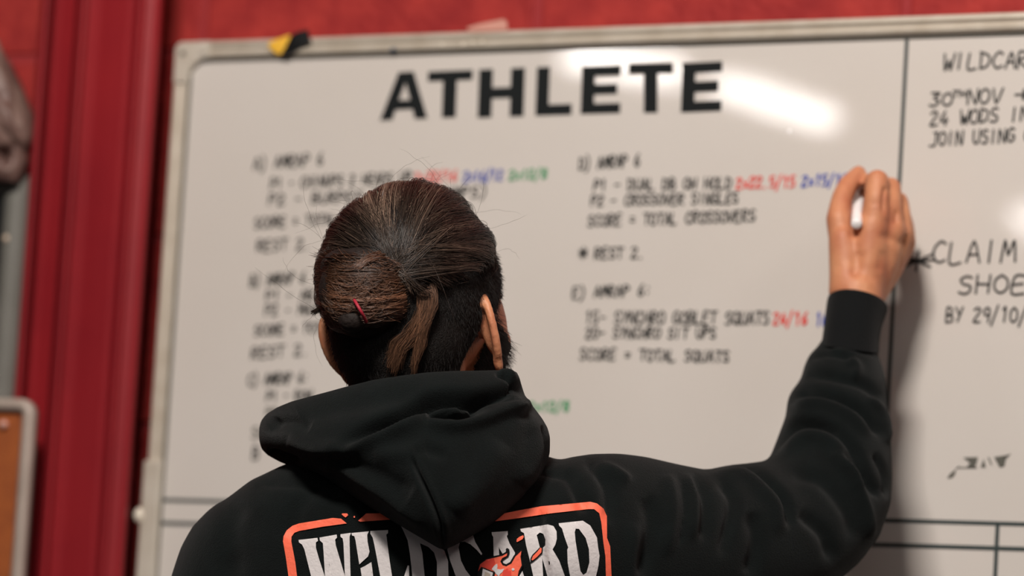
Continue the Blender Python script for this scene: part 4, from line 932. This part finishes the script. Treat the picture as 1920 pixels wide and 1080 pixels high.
# loose tail falling from the right of the tie
Sb = []; Cb = []
for i in range(2600):
    g = random.gauss; u = random.random(); br2 = random.random()
    x0, y0 = 764+u*14+g(0, 2), 498+g(0, 5)
    x1, y1 = 779+u*30+g(0, 2), 530+g(0, 3)
    x2, y2 = 785+u*32+g(0, 2), 572+g(0, 4)
    if br2 < .42: ends = [(770+u*22+g(0, 4), 612), (744+u*16+g(0, 5), 640), (730+u*14+g(0, 5), 676+g(0, 10))]
    elif br2 < .60: ends = [(772+u*20+g(0, 4), 620), (752+u*14+g(0, 4), 650), (744+g(0, 5), 668+g(0, 14))]
    else: ends = [(784+u*16+g(0, 3), 618), (782+u*10+g(0, 3), 650), (776+g(0, 3), 684+g(0, 9))]
    Sb.append(strand_from([(x0, y0), (x1, y1), (x2, y2)]+ends, 16, .5, .002, (lambda o_: (lambda s_: 3.432-.018*math.sin(min(s_*1.6, 1)*math.pi*.5)+.012*s_+o_))(random.uniform(-.004, .004))))
    Cb.append(np.array([.150, .072, .040])*(.2+1.0*(math.sin(int(u*14)*12.9898+int(br2*9)*4.1)*43758.5453 % 1))*random.uniform(.6, 1.4))
curves('tail_hair', Sb, .00019, np.array(Cb), HM, hair, .3, 'loose lighter brown tail below the tie')
# dark wisps below the bun
Sb = []; Cb = []
for i in range(500):
    g = random.gauss; u = random.random()
    Sb.append(strand_from([(752-u*60+g(0, 4), 590+u*10), (730-u*50+g(0, 4), 622), (712-u*34+g(0, 5), 655), (700-u*10+g(0, 9), 688+g(0, 10))], 10, 1, .001, lambda s_: 3.437+.014*s_)); Cb.append(np.array([.035, .021, .015])*random.uniform(.3, 1.5))
curves('wisps', Sb, .00017, np.array(Cb), HM, hair, .3)
# flyaways
Fy = []; Cf = []
for i in range(520):
    d = unit(rng.normal(size=3)); 
    if longline(d[None])[0] < 0: continue
    ax_ = unit(rng.normal(size=3)); L_ = random.uniform(.02, .07); p = to_world(d[None], headR(d[None])+.006)[0]; tdir = unit(unit(TIE-d)*.6+ax_*.6); o_ = d[0]*nhr+d[1]*nhf+d[2]*nhu; td = tdir[0]*nhr+tdir[1]*nhf+tdir[2]*nhu; kk = rng.normal(size=3)*.012
    Fy.append([p+td*L_*s_+o_*(.010*math.sin(s_*2.6)*random.uniform(.9, 1.1)+.004*s_)+kk*s_*s_ for s_ in np.linspace(0, 1, 10)]); Cf.append(np.array([.05, .03, .02])*random.uniform(.5, 1.5))
curves('flyaway_hair', np.array(Fy), .00008, np.array(Cf), HM, hair, .4)
# locks along the right side of the face outline
# dark loop end below the bun and the red elastic
mb = MB(); mb.sphere(W(662, 600, 3.412), (.0140, .012, .0115), 24, 16, (VR, VF, VU)); lo_ = mb.build('hair_loop', M['hairbase'], bun, smooth=True)
mb = MB(); mb.tube([Vector(v) for v in smoothpath([tuple(W(664, 562, 3.400)), tuple(W(671, 574, 3.392)), tuple(W(679, 588, 3.392)), tuple(W(686, 602, 3.402)), tuple(W(689, 610, 3.422))], 4)], .0015, 10); mb.build('hair_elastic', M['elastic'], bun, label='dark red hair elastic', smooth=True)
# beard
nb_ = 26000; bd = unit(rng.normal(size=(nb_, 3))); pb_ = bd*headR(bd)[:, None]; bx2, by2, bz2 = pb_[:, 0], pb_[:, 1]-.010, pb_[:, 2]+.034
top_b = np.interp(by2, [-.01, .012, .03, .06, .09], [-.2, .016, .004, -.014, -.028]); okb = (by2 > .010) & (bz2 < top_b) & (bz2 > -.095) & (np.linalg.norm(pb_, axis=1) < .128)
bd = bd[okb]; nb2 = len(bd); tb = unit(np.array([0, .1, -1.])+rng.normal(size=(nb2, 3))*.35); ttb = np.linspace(0, 1, 4)[None, :, None]
Pb = to_world(bd, headR(bd)-.0005)[:, None]+wd_(bd)[:, None]*(.0075*ttb)+wd_(tb)[:, None]*rng.uniform(.004, .010, (nb2, 1, 1))*ttb
TH, PH = np.meshgrid(np.linspace(math.pi*.3, math.pi*.99, 90), np.linspace(0, 2*math.pi, 160, endpoint=False), indexing='ij')
D2 = np.stack([np.sin(TH)*np.cos(PH), np.sin(TH)*np.sin(PH), np.cos(TH)], -1); pq = D2*headR(D2)[..., None]
mk = (pq[..., 1]-.010 > .008) & (pq[..., 2]+.034 < np.interp(pq[..., 1]-.010, [-.01, .012, .03, .06, .09], [-.2, .013, .001, -.017, -.031])) & (pq[..., 2] > -.13) & (np.linalg.norm(pq, axis=-1) < .128)
PP = to_world(D2, headR(D2)+.0022).reshape(-1, 3); fs = [(i*160+j, (i+1)*160+j, (i+1)*160+(j+1) % 160, i*160+(j+1) % 160) for i in range(89) for j in range(160) if mk[i, j] and mk[i+1, j] and mk[i, (j+1) % 160] and mk[i+1, (j+1) % 160]]
beard = obj('beard', PP.tolist(), fs, M['stub'], person, label='dark full beard', smooth=True)
bpy.context.view_layer.update()
curves('beard_hair', Pb, .00014, np.array([.013, .010, .009])*rng.uniform(.6, 1.6, (nb2, 1)), HM2, beard, .3)

# ------------------------------------------------------------------ marker pen
b0, b1 = W(1606, 421, 3.792), B(1616, 318, -.001)
mk_d = (b1-b0).normalized(); Lm = (b1-b0).length
pen = thing('marker_pen', b0, 'slim white marker pen gripped in the raised hand', 'marker')
mb = MB(); mb.tube([b0-mk_d*.0015, b0-mk_d*.0005, b0+mk_d*.001, b0+mk_d*(Lm-.035), b0+mk_d*(Lm-.030)], [.0035, .0052, .0058, .0058, .0050], 24); mb.build('barrel', M['marker'], pen, smooth=True)
mb = MB(); mb.tube([b0+mk_d*(Lm-.031), b0+mk_d*(Lm-.012), b0+mk_d*(Lm-.009)], [.0050, .0036, .0028], 20); mb.build('collar', M['marker'], pen, smooth=True)
mb = MB(); mb.tube([b0+mk_d*(Lm-.010), b0+mk_d*(Lm-.002), b0+mk_d*(Lm)], [.0022, .0018, .0008], 16); mb.build('nib', M['inkb'], pen, smooth=True, label='blue nib')
